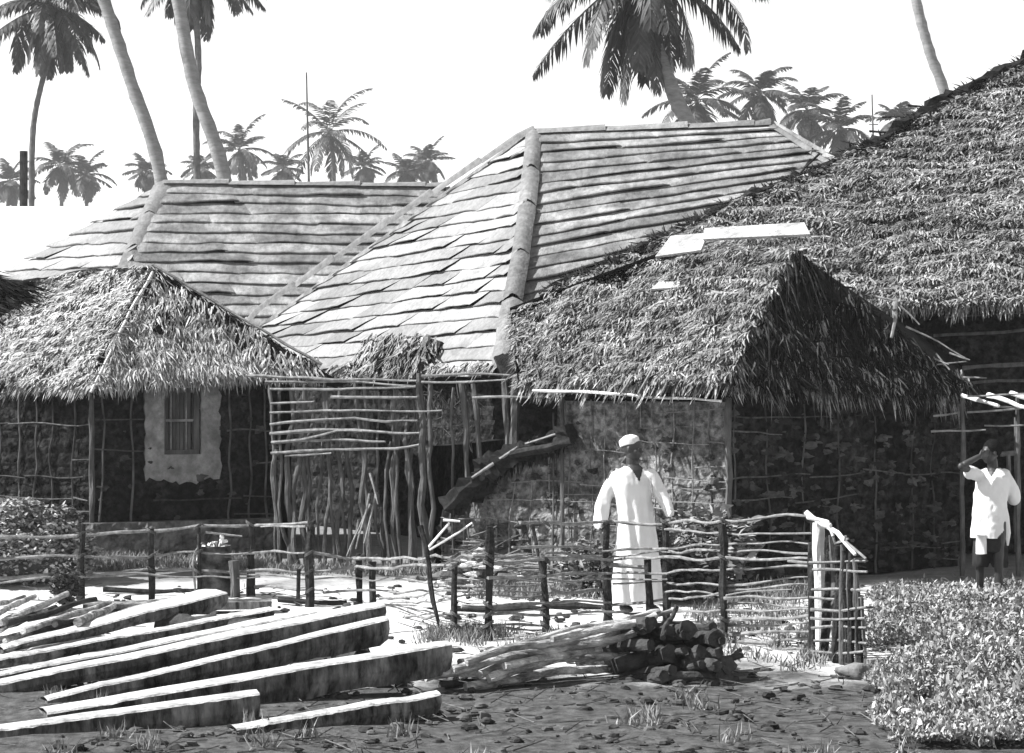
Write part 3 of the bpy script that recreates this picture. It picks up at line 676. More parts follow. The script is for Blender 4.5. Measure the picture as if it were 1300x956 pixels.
for rail in ([(312, 477), (420, 481), (530, 483)], [(336, 484), (430, 484), (527, 490)], [(535, 478), (590, 476), (655, 476)], [(535, 485), (590, 485), (645, 482)],
             [(342, 494), (430, 494), (528, 492)], [(343, 513), (395, 510), (400, 509)], [(343, 524), (450, 521), (560, 522)], [(343, 539), (375, 535), (450, 531), (490, 536), (530, 534)],
             [(343, 551), (400, 547), (450, 546), (500, 550), (533, 549)], [(345, 563), (385, 559), (430, 546), (460, 547)], [(350, 561), (420, 559), (490, 560)], [(344, 575), (430, 572), (500, 570), (533, 565)],
             [(360, 578), (380, 577), (420, 574)], [(420, 504), (500, 505), (530, 504)]):
    mb = MB(); mb.stick([P(x, y, DE(x)-.06+U(-.01, .01)) for x, y in rail], U(.014, .021), None, .012, n=7); mb.build('cross_rail', M['stick'], en)
for (x0, y0, x1, y1, r) in ((587, 486, 593, 605, .035), (600, 486, 612, 592, .03), (577, 492, 572, 540, .018)):
    D_ = 23.4; q = P(x1, y1, D_); mb = MB(); mb.stick([P(x0, y0, D_), q, Vector((q.x+.05, q.y, 0))], r, r*.9, .02, n=7); mb.build('post', M['stick_mid'], en)
mb = MB()
for i in range(70):
    x = U(545, 600); y = U(495, 560); p = P(x, y, 23.7); mb.stick([p, p+Vector((U(-.2, .2), U(-.05, .05), U(-.2, .2)))], .006, .004, .02, n=4)
mb.build('twigs', M['stick_mid'], en)
mb = MB()   # a splayed dry root by the middle poles
for (x0, y0, x1, y1) in ((470, 640, 440, 705), (468, 625, 452, 700), (472, 650, 466, 712), (478, 625, 462, 690), (455, 660, 444, 712), (470, 600, 478, 640)):
    mb.stick([P(x0, y0, 23.1), P(x1, y1, 22.9)], .016, .008, .02, n=5)
mb.build('dry_roots', M['stick'], en)

# fallen dark roof edge on the broken wall
fb = thing('fallen_roof_edge', P(640, 600, 22.9), 'collapsed dark roll of thatch and pole slanting along the broken mud wall', 'thatch roll')
pts = [P(574, 645, 23.2), P(612, 606, 23.1), P(660, 578, 22.85), P(722, 556, 22.4)]
mb = MB(); mb.stick(pts, .15, .09, .05, n=12, rough=1.0, step=.06); mb.build('thatch_roll', M['thatch_dark'], fb)
for i in range(3):
    eave_fringe('loose_thatch', pts[i], pts[i+1], Vector((-.1, -.6, -.5)), 450, M['thatch_dark'], fb, length=.16, back=.15, zj=.09)
mb = MB(); mb.stick([P(600, 607, 22.95), P(660, 566, 22.8), P(716, 549, 22.4)], .022, .012, .01); mb.build('pole', M['stick'], fb)
mb = MB(); mb.stick([P(650, 576, 22.75), P(728, 560, 22.25)], .05, .045, .02, n=8); mb.build('log', M['stick_dark'], fb)

# debris heap at the wall's foot
db = thing('debris_heap', G(600, 22.0), 'heap of broken sticks and pale rubble at the foot of the broken wall', 'rubble heap')
mb = MB()
for i in range(75):
    x = U(550, 665); D_ = U(21.2, 22.9); p = G(x, D_, U(.02, .42)*(1-abs(x-600)/90)+.03 if abs(x-600) < 85 else .04)
    an = U(-.5, .8); l = U(.15, .5); mb.stick([p, p+Vector((math.cos(an)*l, U(-.2, .2), math.sin(an)*l*.5))], U(.006, .016), None, .02, n=5)
tag(mb.build('sticks', M['stick'], db), kind='stuff')
mb = MB()
for i in range(90):
    x = 605+RNG.normal()*32; D_ = 22.2+RNG.normal()*.5; mb.ball(G(x, D_, U(.0, .32)*max(0, 1-abs(x-605)/60)), U(.03, .09), 1.3, 1, .7, n=7, rough=.9)
tag(mb.build('rubble', M['plinth'], db), kind='stuff')
mb = MB()
for i in range(40):
    x = 610+RNG.normal()*26; D_ = 21.8+RNG.normal()*.4; mb.ball(G(x, D_, U(.15, .38)*max(.1, 1-abs(x-610)/60)), U(.02, .06), 1.5, 1, .5, n=6, rough=.9)
tag(mb.build('pale_rubble', M['rag'], db), kind='stuff')
for q in ([(541, 698), (571, 663)], [(545, 698), (600, 664)], [(563, 660), (584, 661)]):
    mb = MB(); mb.stick([P(x, y, 21.6) for x, y in q], .014, .011, .01); mb.build('leaning_stick', M['stick_pale'], db)

# =================================================================== FRONT FENCES
fenceD = [(-60, 20.2), (103, 20.2), (192, 20.4), (318, 20.4), (393, 19.7), (457, 19.8), (474, 19.7), (535, 18.4), (578, 17.3), (620, 17.1), (692, 17.6), (770, 18.3), (845, 18.1), (918, 16.9), (1035, 16.3), (1100, 15.8)]
def FD(x):
    for i in range(len(fenceD)-1):
        x0, d0 = fenceD[i]; x1, d1 = fenceD[i+1]
        if x <= x1: return d0+(d1-d0)*(x-x0)/(x1-x0)
    return fenceD[-1][1]
def post(parent, x, yt, r, m, lean=0, off=0.0):
    D_ = FD(x)+off; top = P(x+lean, yt, D_); bot = G(x-lean*.2, D_, -.1); mb = MB(); mb.stick([bot, top], r*1.05, r*.85, .014, n=8, rough=.6); return mb.build('post', m, parent)
PX = (103, 192, 252, 318, 393, 457, 474, 578, 620, 692, 770, 845, 918, 1034)
def rail(parent, pts, r, m=None, off=.0):
    for i in range(len(pts)-1):
        for x in PX:
            if pts[i][0] < x <= pts[i+1][0] and r > .0165:
                y = pts[i][1]+(pts[i+1][1]-pts[i][1])*(x-pts[i][0])/(pts[i+1][0]-pts[i][0]); c = P(x, y, FD(x)); lb = MB()
                n = 22; tilt = random.choice((-1, 1))
                lb.tube([c+Vector((math.cos(k*.86)*.045, math.sin(k*.86)*.055, (math.cos(k*.86)*.55*tilt*.05)+(k/n-.5)*.03)) for k in range(n)], .0045, 5)
                lb.build('lashing', M['stick_mid'], parent)
    mb = MB(); side = random.choice((-.04, .04)); mb.stick([P(x, y, FD(x)+side) for x, y in pts], r*.85, r*.55, .02, n=7, rough=.7, step=.1); return mb.build('rail', m or M['stick'], parent)
fl = thing('pole_fence', G(200, 20.4), 'rough pole fence in front of the window hut, left half of the yard', 'fence')
for x, yt, r in ((-20, 670, .03), (103, 664, .034), (192, 672, .030), (252, 670, .020), (318, 664, .040), (393, 660, .040), (378, 722, .025)): post(fl, x, yt, r, M['stick_dark'], U(-2, 2))
for pts, r in (([(-40, 684), (0, 682), (104, 678), (198, 674), (254, 668), (317, 665), (400, 665)], .024), ([(-40, 709), (0, 708), (101, 706), (190, 706), (249, 701), (330, 701), (395, 702)], .019),
               ([(-40, 737), (0, 734), (76, 726), (122, 729), (190, 722), (260, 726), (330, 725), (420, 726)], .022), ([(-40, 742), (60, 733), (157, 730), (244, 733), (330, 732)], .014),
               ([(259, 675), (307, 679)], .014), ([(324, 745), (352, 747), (410, 750)], .018), ([(300, 731), (454, 734), (496, 735)], .012), ([(400, 668), (398, 666), (330, 668)], .014)):
    rail(fl, pts, r)
fr_ = thing('pole_fence', G(780, 18.2), 'stick fence of many crooked rails in front of the man in white', 'fence')
for x, yt, r, ln in ((457, 702, .042, 0), (474, 714, .036, 0), (578, 716, .030, -2), (620, 668, .036, 0), (692, 706, .036, 0), (770, 664, .036, 0), (823, 708, .034, 0), (845, 662, .036, 0), (918, 664, .036, 0), (1034, 660, .036, 0)):
    post(fr_, x, yt, r, M['stick_dark'], ln)
mb = MB(); mb.stick([P(532, 668, 17.9), P(562, 810, 17.6)], .026, .018, .02); mb.build('leaning_pole', M['stick_dark'], fr_)
mb = MB(); mb.stick([P(676, 662, 17.7), P(692, 745, 17.6)], .014, .012, .01); mb.build('leaning_pole', M['stick_dark'], fr_)
RL = [([(660, 663), (770, 664), (845, 664), (940, 660), (1025, 655)], .019), ([(650, 695), (700, 693), (766, 697), (827, 697), (891, 691), (1029, 690)], .014),
 ([(395, 702), (452, 707), (535, 711), (600, 703), (669, 708), (774, 712)], .017), ([(420, 725), (446, 721), (535, 720), (614, 716), (689, 711), (790, 710), (916, 708), (1098, 711)], .018),
 ([(765, 716), (800, 721), (824, 723)], .026), ([(496, 735), (535, 739), (575, 746)], .015), ([(620, 733), (694, 731), (766, 728), (845, 728), (866, 722), (965, 723), (1028, 722)], .016),
 ([(410, 750), (480, 750), (640, 750), (700, 751)], .014), ([(480, 758), (588, 755), (640, 755), (694, 757)], .014), ([(697, 751), (735, 753), (768, 750)], .024), ([(777, 742), (841, 738)], .012),
 ([(586, 770), (691, 766), (772, 763)], .018), ([(765, 771), (846, 762), (919, 751), (970, 746), (1035, 745), (1088, 748)], .015), ([(496, 782), (527, 785), (561, 780), (624, 780), (702, 781), (794, 776)], .017),
 ([(504, 798), (551, 794), (600, 792), (693, 793)], .019), ([(488, 812), (560, 809), (624, 811), (686, 812)], .014), ([(850, 774), (913, 776), (1029, 776)], .014), ([(846, 740), (919, 741), (1028, 736)], .013),
 ([(919, 760), (1031, 757)], .016), ([(912, 786), (990, 783), (1040, 779), (1092, 774), (1110, 773)], .019), ([(900, 803), (970, 803), (1045, 799)], .019), ([(910, 815), (960, 814), (1025, 812)], .020),
 ([(918, 839), (1000, 842), (1110, 846)], .017), ([(920, 862), (990, 863), (1040, 865)], .015), ([(560, 826), (625, 824), (690, 820)], .012), ([(1000, 712), (1060, 714), (1098, 712)], .014)]
for pts, r in RL: rail(fr_, pts, r)
for (x0, x1, y0) in ((500, 620, 765), (560, 700, 738), (578, 692, 745), (600, 770, 800), (690, 850, 702), (700, 845, 734), (770, 918, 790), (845, 1034, 675), (850, 1034, 700), (918, 1034, 768), (918, 1034, 793), (845, 1000, 752), (620, 692, 776), (918, 1036, 828)):
    rail(fr_, [(x0+U(-6, 6), y0+U(-3, 3)), ((x0+x1)/2, y0+U(-4, 4)), (x1+U(-5, 8), y0+U(-4, 4))], U(.010, .014))
# the corner return: close-set poles running towards the camera
cr = thing('pole_fence', G(1060, 15.9), 'close-set short return of the fence at its right corner, tops stepping down', 'fence')
mb = MB(); mb.stick([P(1040, 664, 16.05), P(1041, 732, 16.05), G(1042, 16.05, -.1)], .045, .04, .008, n=9, rough=.3); mb.build('post', M['stick_pale'], cr)
for x, yt, xb_, r, m in ((1030, 690, 1028, .04, 'stick_dark'), (1050, 668, 1046, .04, 'stick_dark'), (1057, 680, 1062, .03, 'stick_mid'), (1063, 690, 1062, .034, 'stick_dark'), (1070, 690, 1070, .028, 'stick_mid'), (1074, 696, 1076, .036, 'stick_dark'), (1081, 700, 1083, .03, 'stick_dark'), (1087, 706, 1088, .026, 'stick_mid'), (1092, 770, 1093, .03, 'stick_dark')):
    D_ = 16.1-(x-1035)/55*.5; mb = MB(); mb.stick([G(xb_, D_, -.1), P(x, yt, D_)], r, r*.8, .02, n=8); mb.build('post', M[m], cr)
for pts, r, m in (([(1022, 651), (1040, 663), (1062, 678), (1086, 706)], .022, 'stick_pale'), ([(1026, 657), (1052, 662), (1058, 680)], .018, 'stick_pale'), ([(1055, 672), (1060, 690), (1076, 684)], .012, 'stick'), ([(1068, 684), (1099, 711)], .012, 'stick'), ([(1044, 664), (1055, 667)], .026, 'stick_pale'), ([(1072, 690), (1074, 680)], .012, 'stick')):
    mb = MB(); mb.stick([P(x, y, 16.0-(x-1022)/70*.5) for x, y in pts], r, r*.7, .008, n=7); mb.build('rail', M[m], cr)

for (x, yt, xb_, r) in ((1054, 700, 1052, .016), (1066, 712, 1068, .014), (1078, 716, 1079, .016), (1085, 730, 1086, .014), (1096, 760, 1099, .016)):
    D_ = 16.1-(x-1035)/55*.5; mb = MB(); mb.stick([G(xb_, D_, -.1), P(x, yt, D_)], r, r*.8, .025, n=6); mb.build('post', M['stick_mid'], cr)
for y in (712, 724, 747, 758, 772, 786, 798, 812, 826):
    mb = MB(); mb.stick([P(1032+U(-4, 2), y+U(-2, 2), 15.95), P(1066, y+U(-4, 4), 15.8), P(1098+U(-3, 6), y+U(-3, 3), 15.5)], .013, .009, .015, n=6); mb.build('rail', M['stick'], cr)

# =================================================================== HEWN TIMBERS
def beam(label, pl, Dl, pr, Dr, wl, wr_, hl, hr, tip=.12, seed=0):
    """pl, pr: photo positions of the upper front edge's ends; squared timber with hewn, uneven faces"""
    L0 = P(pl[0], pl[1], Dl); R0 = P(pr[0], pr[1], Dr); d = (R0-L0); Ln = d.length; d.normalize()
    back = Vector((0, 0, 1)).cross(d).normalized()
    if back.y < 0: back = -back
    root = thing('timber_beam', Vector(((L0.x+R0.x)/2, (L0.y+R0.y)/2, 0)), label, 'timber', 'hewn timbers stacked in the foreground')
    K = 40; sec = []
    for i in range(K+1):
        t = i/K; w_ = wl+(wr_-wl)*t; h = hl+(hr-hl)*t; p = L0+d*(Ln*t)+Vector((0, 0, .015*nz(t*4, seed)))
        w_ *= 1+.12*nz(t*5, seed+3); h *= 1+.16*nz(t*6, seed+8)+.06*nz(t*25, seed)
        if t > .97: h *= 1-((t-.97)/.03)**2*.2; w_ *= 1-((t-.97)/.03)**2*.12
        sec.append((p, w_, h, .008*nz(t*30, seed)))
    top = MB(); sd = MB(); ch = .012
    for i, (p, w_, h, e) in enumerate(sec):
        top.v += [tuple(p+Vector((0, 0, -ch+e))-back*.001), tuple(p+back*ch+Vector((0, 0, e))), tuple(p+back*w_*.5+Vector((0, 0, .012+e))), tuple(p+back*(w_-ch)), tuple(p+back*w_+Vector((0, 0, -ch)))]
        sd.v += [tuple(p+Vector((0, 0, -ch-.001+e))), tuple(p+Vector((0, 0, -h*.5))-back*(.012+e)), tuple(p+Vector((0, 0, -h))+back*.02), tuple(p+Vector((0, 0, -h))+back*(w_-.02)), tuple(p+back*w_+Vector((0, 0, -ch-.001)))]
    for i in range(K):
        for k in range(4):
            for q in (top, sd): q.f.append((i*5+k, i*5+k+1, (i+1)*5+k+1, (i+1)*5+k))
    sd.f.append((0, 1, 2, 3, 4)); sd.f.append(tuple(K*5+k for k in (4, 3, 2, 1, 0)))
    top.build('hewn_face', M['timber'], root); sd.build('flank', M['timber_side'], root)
    return root
beam('rearmost long timber of the foreground stack, its raised tip below the drum', (4, 823), 15.9, (289, 752), 17.2, .13, .42, .05, .13, seed=1)
beam('narrow timber second from the back, ending left of the fence gap', (-8, 838), 15.3, (348, 773), 16.6, .12, .18, .08, .09, seed=2)
beam('timber in the middle of the stack with a wide flat upper face', (-8, 858), 14.6, (404, 777), 16.1, .13, .24, .08, .08, seed=3)
beam('thick timber whose blunt end rises beside the fence post', (-20, 872), 14.2, (490, 768), 15.6, .20, .26, .12, .13, seed=4)
beam('timber with a dark cracked flank just in front of the thick one', (60, 888), 13.7, (494, 785), 15.1, .14, .16, .10, .20, seed=5)
beam('foremost long pale timber with a pointed right end', (60, 905), 13.2, (574, 817), 14.4, .26, .20, .20, .22, seed=6)
beam('low timber mostly out of sight along the near edge of the stack', (-60, 935), 12.4, (330, 880), 13.1, .2, .2, .2, .2, seed=7)
beam('small broken timber lying below the pointed one', (300, 925), 12.6, (560, 880), 13.3, .16, .14, .14, .14, seed=8)

mb = MB(); mb.stick([Vector((-2.85, 16.95, .12)), Vector((-1.35, 15.7, .17)), Vector((-.85, 14.6, -.04))], .13, .12, .01, n=12, rough=.3, step=.08)
tag(mb.build('bearer_log', M['log_dark']), 'dark log lying crosswise under the raised ends of the squared timbers', 'log')
# heap of dark poles at the left behind the timbers
PL = [((-30, 805), (88, 752), .05), ((-20, 785), (45, 757), .045), ((0, 800), (60, 775), .03), ((5, 812), (100, 780), .035), ((30, 800), (140, 765), .05), ((60, 808), (190, 766), .035), ((50, 812), (86, 782), .025), ((-30, 775), (30, 758), .04), ((100, 790), (145, 768), .06), ((0, 790), (90, 775), .045), ((-30, 820), (110, 786), .05)]
PLt = ['left end of the dark pole heap, highest pole', 'stub pole at the photo edge above the heap', 'thin pole low in the dark heap at left', 'thin long pole leaning toward the timber tip', 'stout pole crossing the heap toward the fence', 'longest thin pole on the right of the dark heap', 'short thin stick standing out of the heap', 'pale stub at the top left of the heap', 'short thick log on the right side of the heap', 'middle pole buried in the dark heap', 'lowest pole of the heap touching the timbers']
for (p0, p1, r), lb in zip(PL, PLt):
    mb = MB(); Dm = 16.9; mb.stick([P(p0[0], p0[1], Dm-.5), P(p1[0], p1[1], Dm+.6)], r*.62, r*.5, .012, n=10, rough=.3, step=.08)
    tag(mb.build('wooden_pole', M['log'], None, False), lb, 'pole', 'poles heaped at the left')

for i, (x0, y0, x1, y1, lb) in enumerate(((-30, 812, 70, 768, 'dark thin branch deep in the left heap'), (10, 790, 120, 762, 'dark thin branch along the top of the left heap'), (-20, 800, 40, 786, 'short dark branch at the photo edge'), (40, 803, 150, 783, 'dark branch on the near side of the left heap'), (70, 790, 170, 772, 'dark branch at the right of the left heap'))):
    mb = MB(); mb.stick([P(x0, y0, 16.5), P(x1, y1, 17.7)], .03, .02, .02, n=8, rough=.4); tag(mb.build('wooden_pole', M['log_dark']), lb, 'pole', 'poles heaped at the left')

# =================================================================== BUNDLE OF ROUND POLES (right of the timbers)
PB = [((590, 838), (832, 783), .055, 'topmost round pole of the right stack, brightly lit'),
      ((575, 850), (818, 800), .055, 'second round pole from the top of the right stack'),
      ((640, 845), (790, 810), .05, 'short round pole wedged in the middle of the right stack'),
      ((560, 853), (700, 838), .04, 'thin left end pole pointing at the timber tip'),
      ((620, 860), (800, 828), .06, 'thick crooked pole low in the right stack'),
      ((590, 873), (770, 850), .06, 'lowest visible round pole of the right stack'),
      ((535, 851), (600, 838), .03, 'thin pale stick reaching left out of the right stack'),
      ((680, 885), (860, 850), .07, 'dark pole at the underside of the right stack'),
      ((600, 900), (840, 875), .075, 'bottom pole under the right stack, half in soil'),
      ((800, 800), (878, 795), .06, 'dark butt log with a bright top at the stack end'),
      ((790, 822), (905, 800), .075, 'stubby dark log with a sawn end near the fence'),
      ((780, 845), (912, 822), .09, 'thick black log in the heart of the stack end'),
      ((790, 870), (922, 848), .09, 'thick black log lying on the lowest logs'),
      ((870, 842), (942, 832), .04, 'short pole sticking out to the right of the stack'),
      ((780, 898), (925, 878), .09, 'lowest black log of the stack end'),
      ((835, 860), (935, 862), .05, 'short dark log lying level at the stack end')]
for i, (p0, p1, r, lb) in enumerate(PB):
    D0 = 14.3+.03*i; D1 = D0+.7; r *= .68 if i < 9 else .85
    if i >= 9: D0, D1 = 15.0-.05*(i-9), 15.4-.1*(i-9)
    mb = MB(); m_ = (P(*p0, D0)+P(*p1, D1))/2+Vector((0, 0, U(-.03, .05)))
    mb.stick([P(*p0, D0), m_, P(*p1, D1)], r*.8, r*.72, .022, n=14, rough=.35, step=.05)
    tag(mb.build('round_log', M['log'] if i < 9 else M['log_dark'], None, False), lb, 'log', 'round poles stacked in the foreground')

for i, (x, y, l, r, lb) in enumerate(((800, 795, 70, .06, 'dark log end high on the left of the stack end'), (850, 806, 60, .07, 'dark log end in the upper middle of the stack end'), (888, 818, 50, .065, 'dark log end at the upper right of the stack end'),
   (820, 834, 80, .07, 'dark log end in the centre of the stack end'), (870, 836, 60, .075, 'dark log end right of the centre one'), (905, 846, 45, .06, 'small dark log end at the right rim of the stack'), (835, 880, 90, .08, 'dark log in the bottom row of the stack end'), (895, 866, 60, .07, 'dark log at the lower right of the stack end'))):
    mb = MB(); D0 = 14.75-.02*i; q1 = P(x+l*.4, y-4, D0+.1); q0 = P(x-l, y+8, D0+.9); mb.stick([q0, q1], r, r*.95, .02, n=12, rough=.4, step=.05)
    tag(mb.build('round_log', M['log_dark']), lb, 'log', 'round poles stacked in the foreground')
for i in range(18):
    x = U(800, 925); y = U(790, 876); r = U(.03, .055); D0 = 14.9-(y-790)/90*.35; mb = MB()
    mb.stick([P(x-U(50, 90), y+U(2, 14), D0+U(.4, .9)), P(x, y, D0)], r, r*.9, .015, n=10, rough=.4, step=.05)
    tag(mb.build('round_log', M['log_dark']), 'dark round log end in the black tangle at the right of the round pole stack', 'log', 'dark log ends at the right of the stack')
extra = ['thin crooked stick on top of the right stack', 'thin stick slanting over the second pole of the right stack', 'split pole near the middle of the right stack', 'slim dark pole under the topmost one',
 'slim pole sagging towards the soil at the left of the right stack', 'thin pole with a bent tip over the stack end', 'slim dark pole just above the lowest ones', 'narrow pole in the shade at the left foot of the right stack',
 'thin dark branch jutting up from the stack end', 'thin dark branch at the far right of the stack end']
ex = [((628, 826), (838, 776), .022), ((600, 842), (826, 792), .026), ((610, 856), (800, 816), .034), ((585, 846), (820, 804), .036), ((540, 862), (720, 846), .034), ((700, 812), (850, 777), .024),
 ((600, 882), (830, 862), .04), ((560, 870), (700, 862), .03), ((840, 810), (858, 772), .02), ((900, 850), (940, 826), .022)]
for i, ((p0, p1, r), lb) in enumerate(zip(ex, extra)):
    mb = MB(); D0 = 14.45+.02*i; D1 = D0+.75; mb.stick([P(*p0, D0), P(*p1, D1)], r, r*.8, .02, n=9, rough=.4, step=.07)
    tag(mb.build('round_log', M['log'] if i < 6 else M['log_dark']), lb, 'log', 'round poles stacked in the foreground')

# =================================================================== DRUM WITH RAGS
dr = thing('tin_drum', G(272, 20.6), 'rusty dark tin drum holding pale rags and a bent cane, behind the fence', 'drum')
p = G(272, 20.6); mb = MB(); R_ = .165; Hd = .50
ring = [(0, R_), (.02, R_+.008), (.16, R_), (.17, R_+.01), (.33, R_), (.34, R_+.01), (Hd-.02, R_), (Hd, R_+.01), (Hd, R_-.012), (Hd-.12, R_-.014), (Hd-.12, .001)]
for z, r in ring:
    for k in range(24): mb.v.append((p.x+math.cos(k/24*2*math.pi)*r, p.y+math.sin(k/24*2*math.pi)*r, z))
for i in range(len(ring)-1):
    for k in range(24): mb.f.append((i*24+k, i*24+(k+1) % 24, (i+1)*24+(k+1) % 24, (i+1)*24+k))
mb.build('drum_body', M['iron'], dr, True)
mb = MB()
for (x, y, r) in ((262, 706, .075), (268, 700, .06), (257, 709, .05), (282, 704, .05), (270, 694, .045)): mb.ball(P(x, y, 20.58), r, 1, .8, 1.1, n=12, rough=1.2)
mb.build('rags', M['rag'], dr)
mb = MB(); mb.stick([P(277, 710, 20.5), P(279, 692, 20.5), P(282, 682, 20.5)], .01, .008, .004); mb.ball(P(282, 684, 20.5), .04, .6, .4, 1, n=8, rough=.8); mb.ball(P(284, 687, 20.5), .03, 1.3, .4, .6, n=8, rough=.8); mb.build('paper_flower', M['rag'], dr)
mb = MB()
mb.tube([P(248, 749, 20.4), P(245, 715, 20.4), P(248, 700, 20.4), P(257, 689, 20.45), P(262, 692, 20.5), P(264, 705, 20.5)], .012, 7)
mb.tube([P(266, 692, 20.5), P(272, 690, 20.5), P(276, 700, 20.5), P(280, 707, 20.5), P(296, 707, 20.45), P(297, 712, 20.45)], .009, 7)
mb.build('bent_cane', M['stick'], dr)
mb = MB(); mb.stick([G(298, 20.3, -.05), P(296, 712, 20.3)], .05, .045, .01, n=8)
tag(mb.build('wooden_stump', M['stick_mid']), 'short stout stump standing close to the right of the drum', 'stump')

# plank shelf and log behind the left fence
mb = MB(); mb.poly([G(105, 18.9, .02), G(345, 19.2, .02), G(345, 19.5, .02), G(105, 19.2, .02)], -.07, Vector((0, 0, 1)))
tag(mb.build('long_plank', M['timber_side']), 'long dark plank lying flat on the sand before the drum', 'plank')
for (x0, x1, D_, r, lb) in ((350, 440, 19.9, .03, 'thin pole lying on the pale sand between two posts'), (130, 270, 20.9, .03, 'thin pole lying on the sand left of the drum'), (580, 690, 19.2, .03, 'thin pole lying on the sand beyond the leaning pole'), (690, 775, 19.4, .04, 'dark pole lying on the sand left of the man')):
    mb = MB(); mb.stick([G(x0, D_, r), G(x1, D_-.2, r)], r, r*.7, .02); tag(mb.build('fallen_pole', M['stick_dark']), lb, 'pole')

# =================================================================== VEGETATION
def leaves(name, pos, size, mat_, parent=None, up=.4, aspect=.45):
    n = len(pos); d = RNG.normal(0, 1, (n, 3)); d[:, 2] = np.abs(d[:, 2])*up; d /= np.linalg.norm(d, axis=1)[:, None]
    nr = RNG.normal(0, .6, (n, 3)); nr[:, 2] += 1; nr /= np.linalg.norm(nr, axis=1)[:, None]
    s = size*RNG.uniform(.6, 1.4, n)
    return blades(name, pos, d, nr, s, s*aspect, s*.15, mat_, parent)
# shrub at left
sb = thing('round_shrub', G(20, 22), 'dense rounded shrub with sunlit top leaves at the left edge', 'shrub')
pos = []
for _ in range(26000):
    v = Vector(RNG.normal(0, 1, 3)).normalized(); v.z = abs(v.z) if random.random() < .8 else v.z
    k = 1+.18*nz(v.x*3, v.y*3, v.z*3)+.1*nz(v.x*8, v.y*8, v.z*8); rr = U(.82, 1.03) if random.random() < .85 else U(.4, .9)
    q = Vector((v.x*.92*k*rr, v.y*.7*k*rr, .28+v.z*.56*k*rr))
    if q.z > 0: pos.append(tuple(G(12, 22)+q))
leaves('foliage', np.array(pos), .05, M['leaf_pale'], sb, aspect=.6)
mb = MB()
for i in range(9): mb.stick([G(12, 22)+Vector((U(-.08, .08), U(-.08, .08), 0)), G(12, 22)+Vector((U(-.6, .6), U(-.4, .4), U(.5, .8)))], .018, .006, .03)
mb.build('stems', M['stick_dark'], sb)
mb = MB(); mb.ball(G(12, 22)+Vector((0, 0, .25)), .45, 1.45, 1.0, .95, n=14, rough=.3); mb.build('inner_foliage', M['leaf'], sb)
# small dark bush by the fence post
def bush(name, x, D_, rx, rz, n, size, m, lab, cat='bush'):
    t = thing(name, G(x, D_), lab, cat); pos = []
    for _ in range(n):
        v = Vector(RNG.normal(0, 1, 3)).normalized(); k = (1+.35*nz(v.x*3+x, v.y*3, v.z*3))*U(.3, 1)**.5
        q = G(x, D_)+Vector((v.x*rx*k, v.y*rx*.8*k, rz*.5+v.z*rz*.55*k))
        if q.z > 0.01: pos.append(tuple(q))
    leaves('foliage', np.array(pos), size, M[m], t, aspect=.45)
    mb = MB()
    for i in range(7): mb.stick([G(x, D_)+Vector((U(-.03, .03), U(-.03, .03), 0)), G(x, D_)+Vector((U(-rx, rx)*.6, U(-.1, .1), rz*U(.5, .9)))], .008, .004, .02, n=5)
    mb.build('stems', M['stick_dark'], t)
bush('small_bush', 82, 19.6, .14, .36, 700, .06, 'leaf', 'little dark bush standing left of the fence post near the timbers')
bush('small_bush', 870, 20.2, .42, .5, 2800, .09, 'leaf', 'dark leafy bush behind the fence to the right of the man')
bush('small_bush', 838, 19.9, .16, .72, 700, .08, 'leaf', 'thin tall weed beside the left hand of the man')
bush('small_bush', 745, 20.6, .3, .55, 1000, .07, 'grass', 'dry pale weeds left of the man against the wall')
bush('small_bush', 900, 20.9, .5, .8, 1500, .10, 'grass', 'tall dry weeds against the hut wall behind the fence')
# low ground cover right
n = 170000; px = RNG.uniform(1085, 1400, n); Dd = RNG.uniform(12.2, 21.3, n)
px = px+ (0)
X = (px-650)/F*Dd
hh = np.array([max(0, .15+.16*nz(x*1.1, y*.9)+.16*nz(x*3.5, y*3.5)+.07*nz(x*9, y*9)) for x, y in zip(X, Dd)])
edge = np.clip((px-1085-20*np.array([nz(y*1.5, 4) for y in Dd]))/60, 0, 1); far_ = np.clip((21.4-Dd)/4.5, 0, 1)
hh = hh*edge*(.3+.7*far_)*np.clip((Dd-11.5)/4.5, .35, 1); k = hh > .03
X, Dd, hh = X[k], Dd[k], hh[k]
# a bare sandy patch by the fence corner
bare = ((X-G(1115, 15.8).x)**2/.16+(Dd-15.9)**2/.25) > 1
X, Dd, hh = X[bare], Dd[bare], hh[bare]
pos = np.stack([X, Dd, hh*RNG.uniform(.25, 1.05, len(X))**.6], 1)
tag(leaves('ground_cover', pos, .032, M['leaf_pale'], up=1.2, aspect=.42), kind='stuff')
k = RNG.uniform(0, 1, len(X)) < .03*np.clip(1+3*np.array([nz(x*1.6, y*1.6, 4) for x, y in zip(X, Dd)]), 0, 3)
p2 = np.stack([X[k], Dd[k], hh[k]*RNG.uniform(.7, 1.5, k.sum())], 1); tag(leaves('taller_weeds', p2, .06, M['leaf_pale'], up=1.6, aspect=.3), kind='stuff')
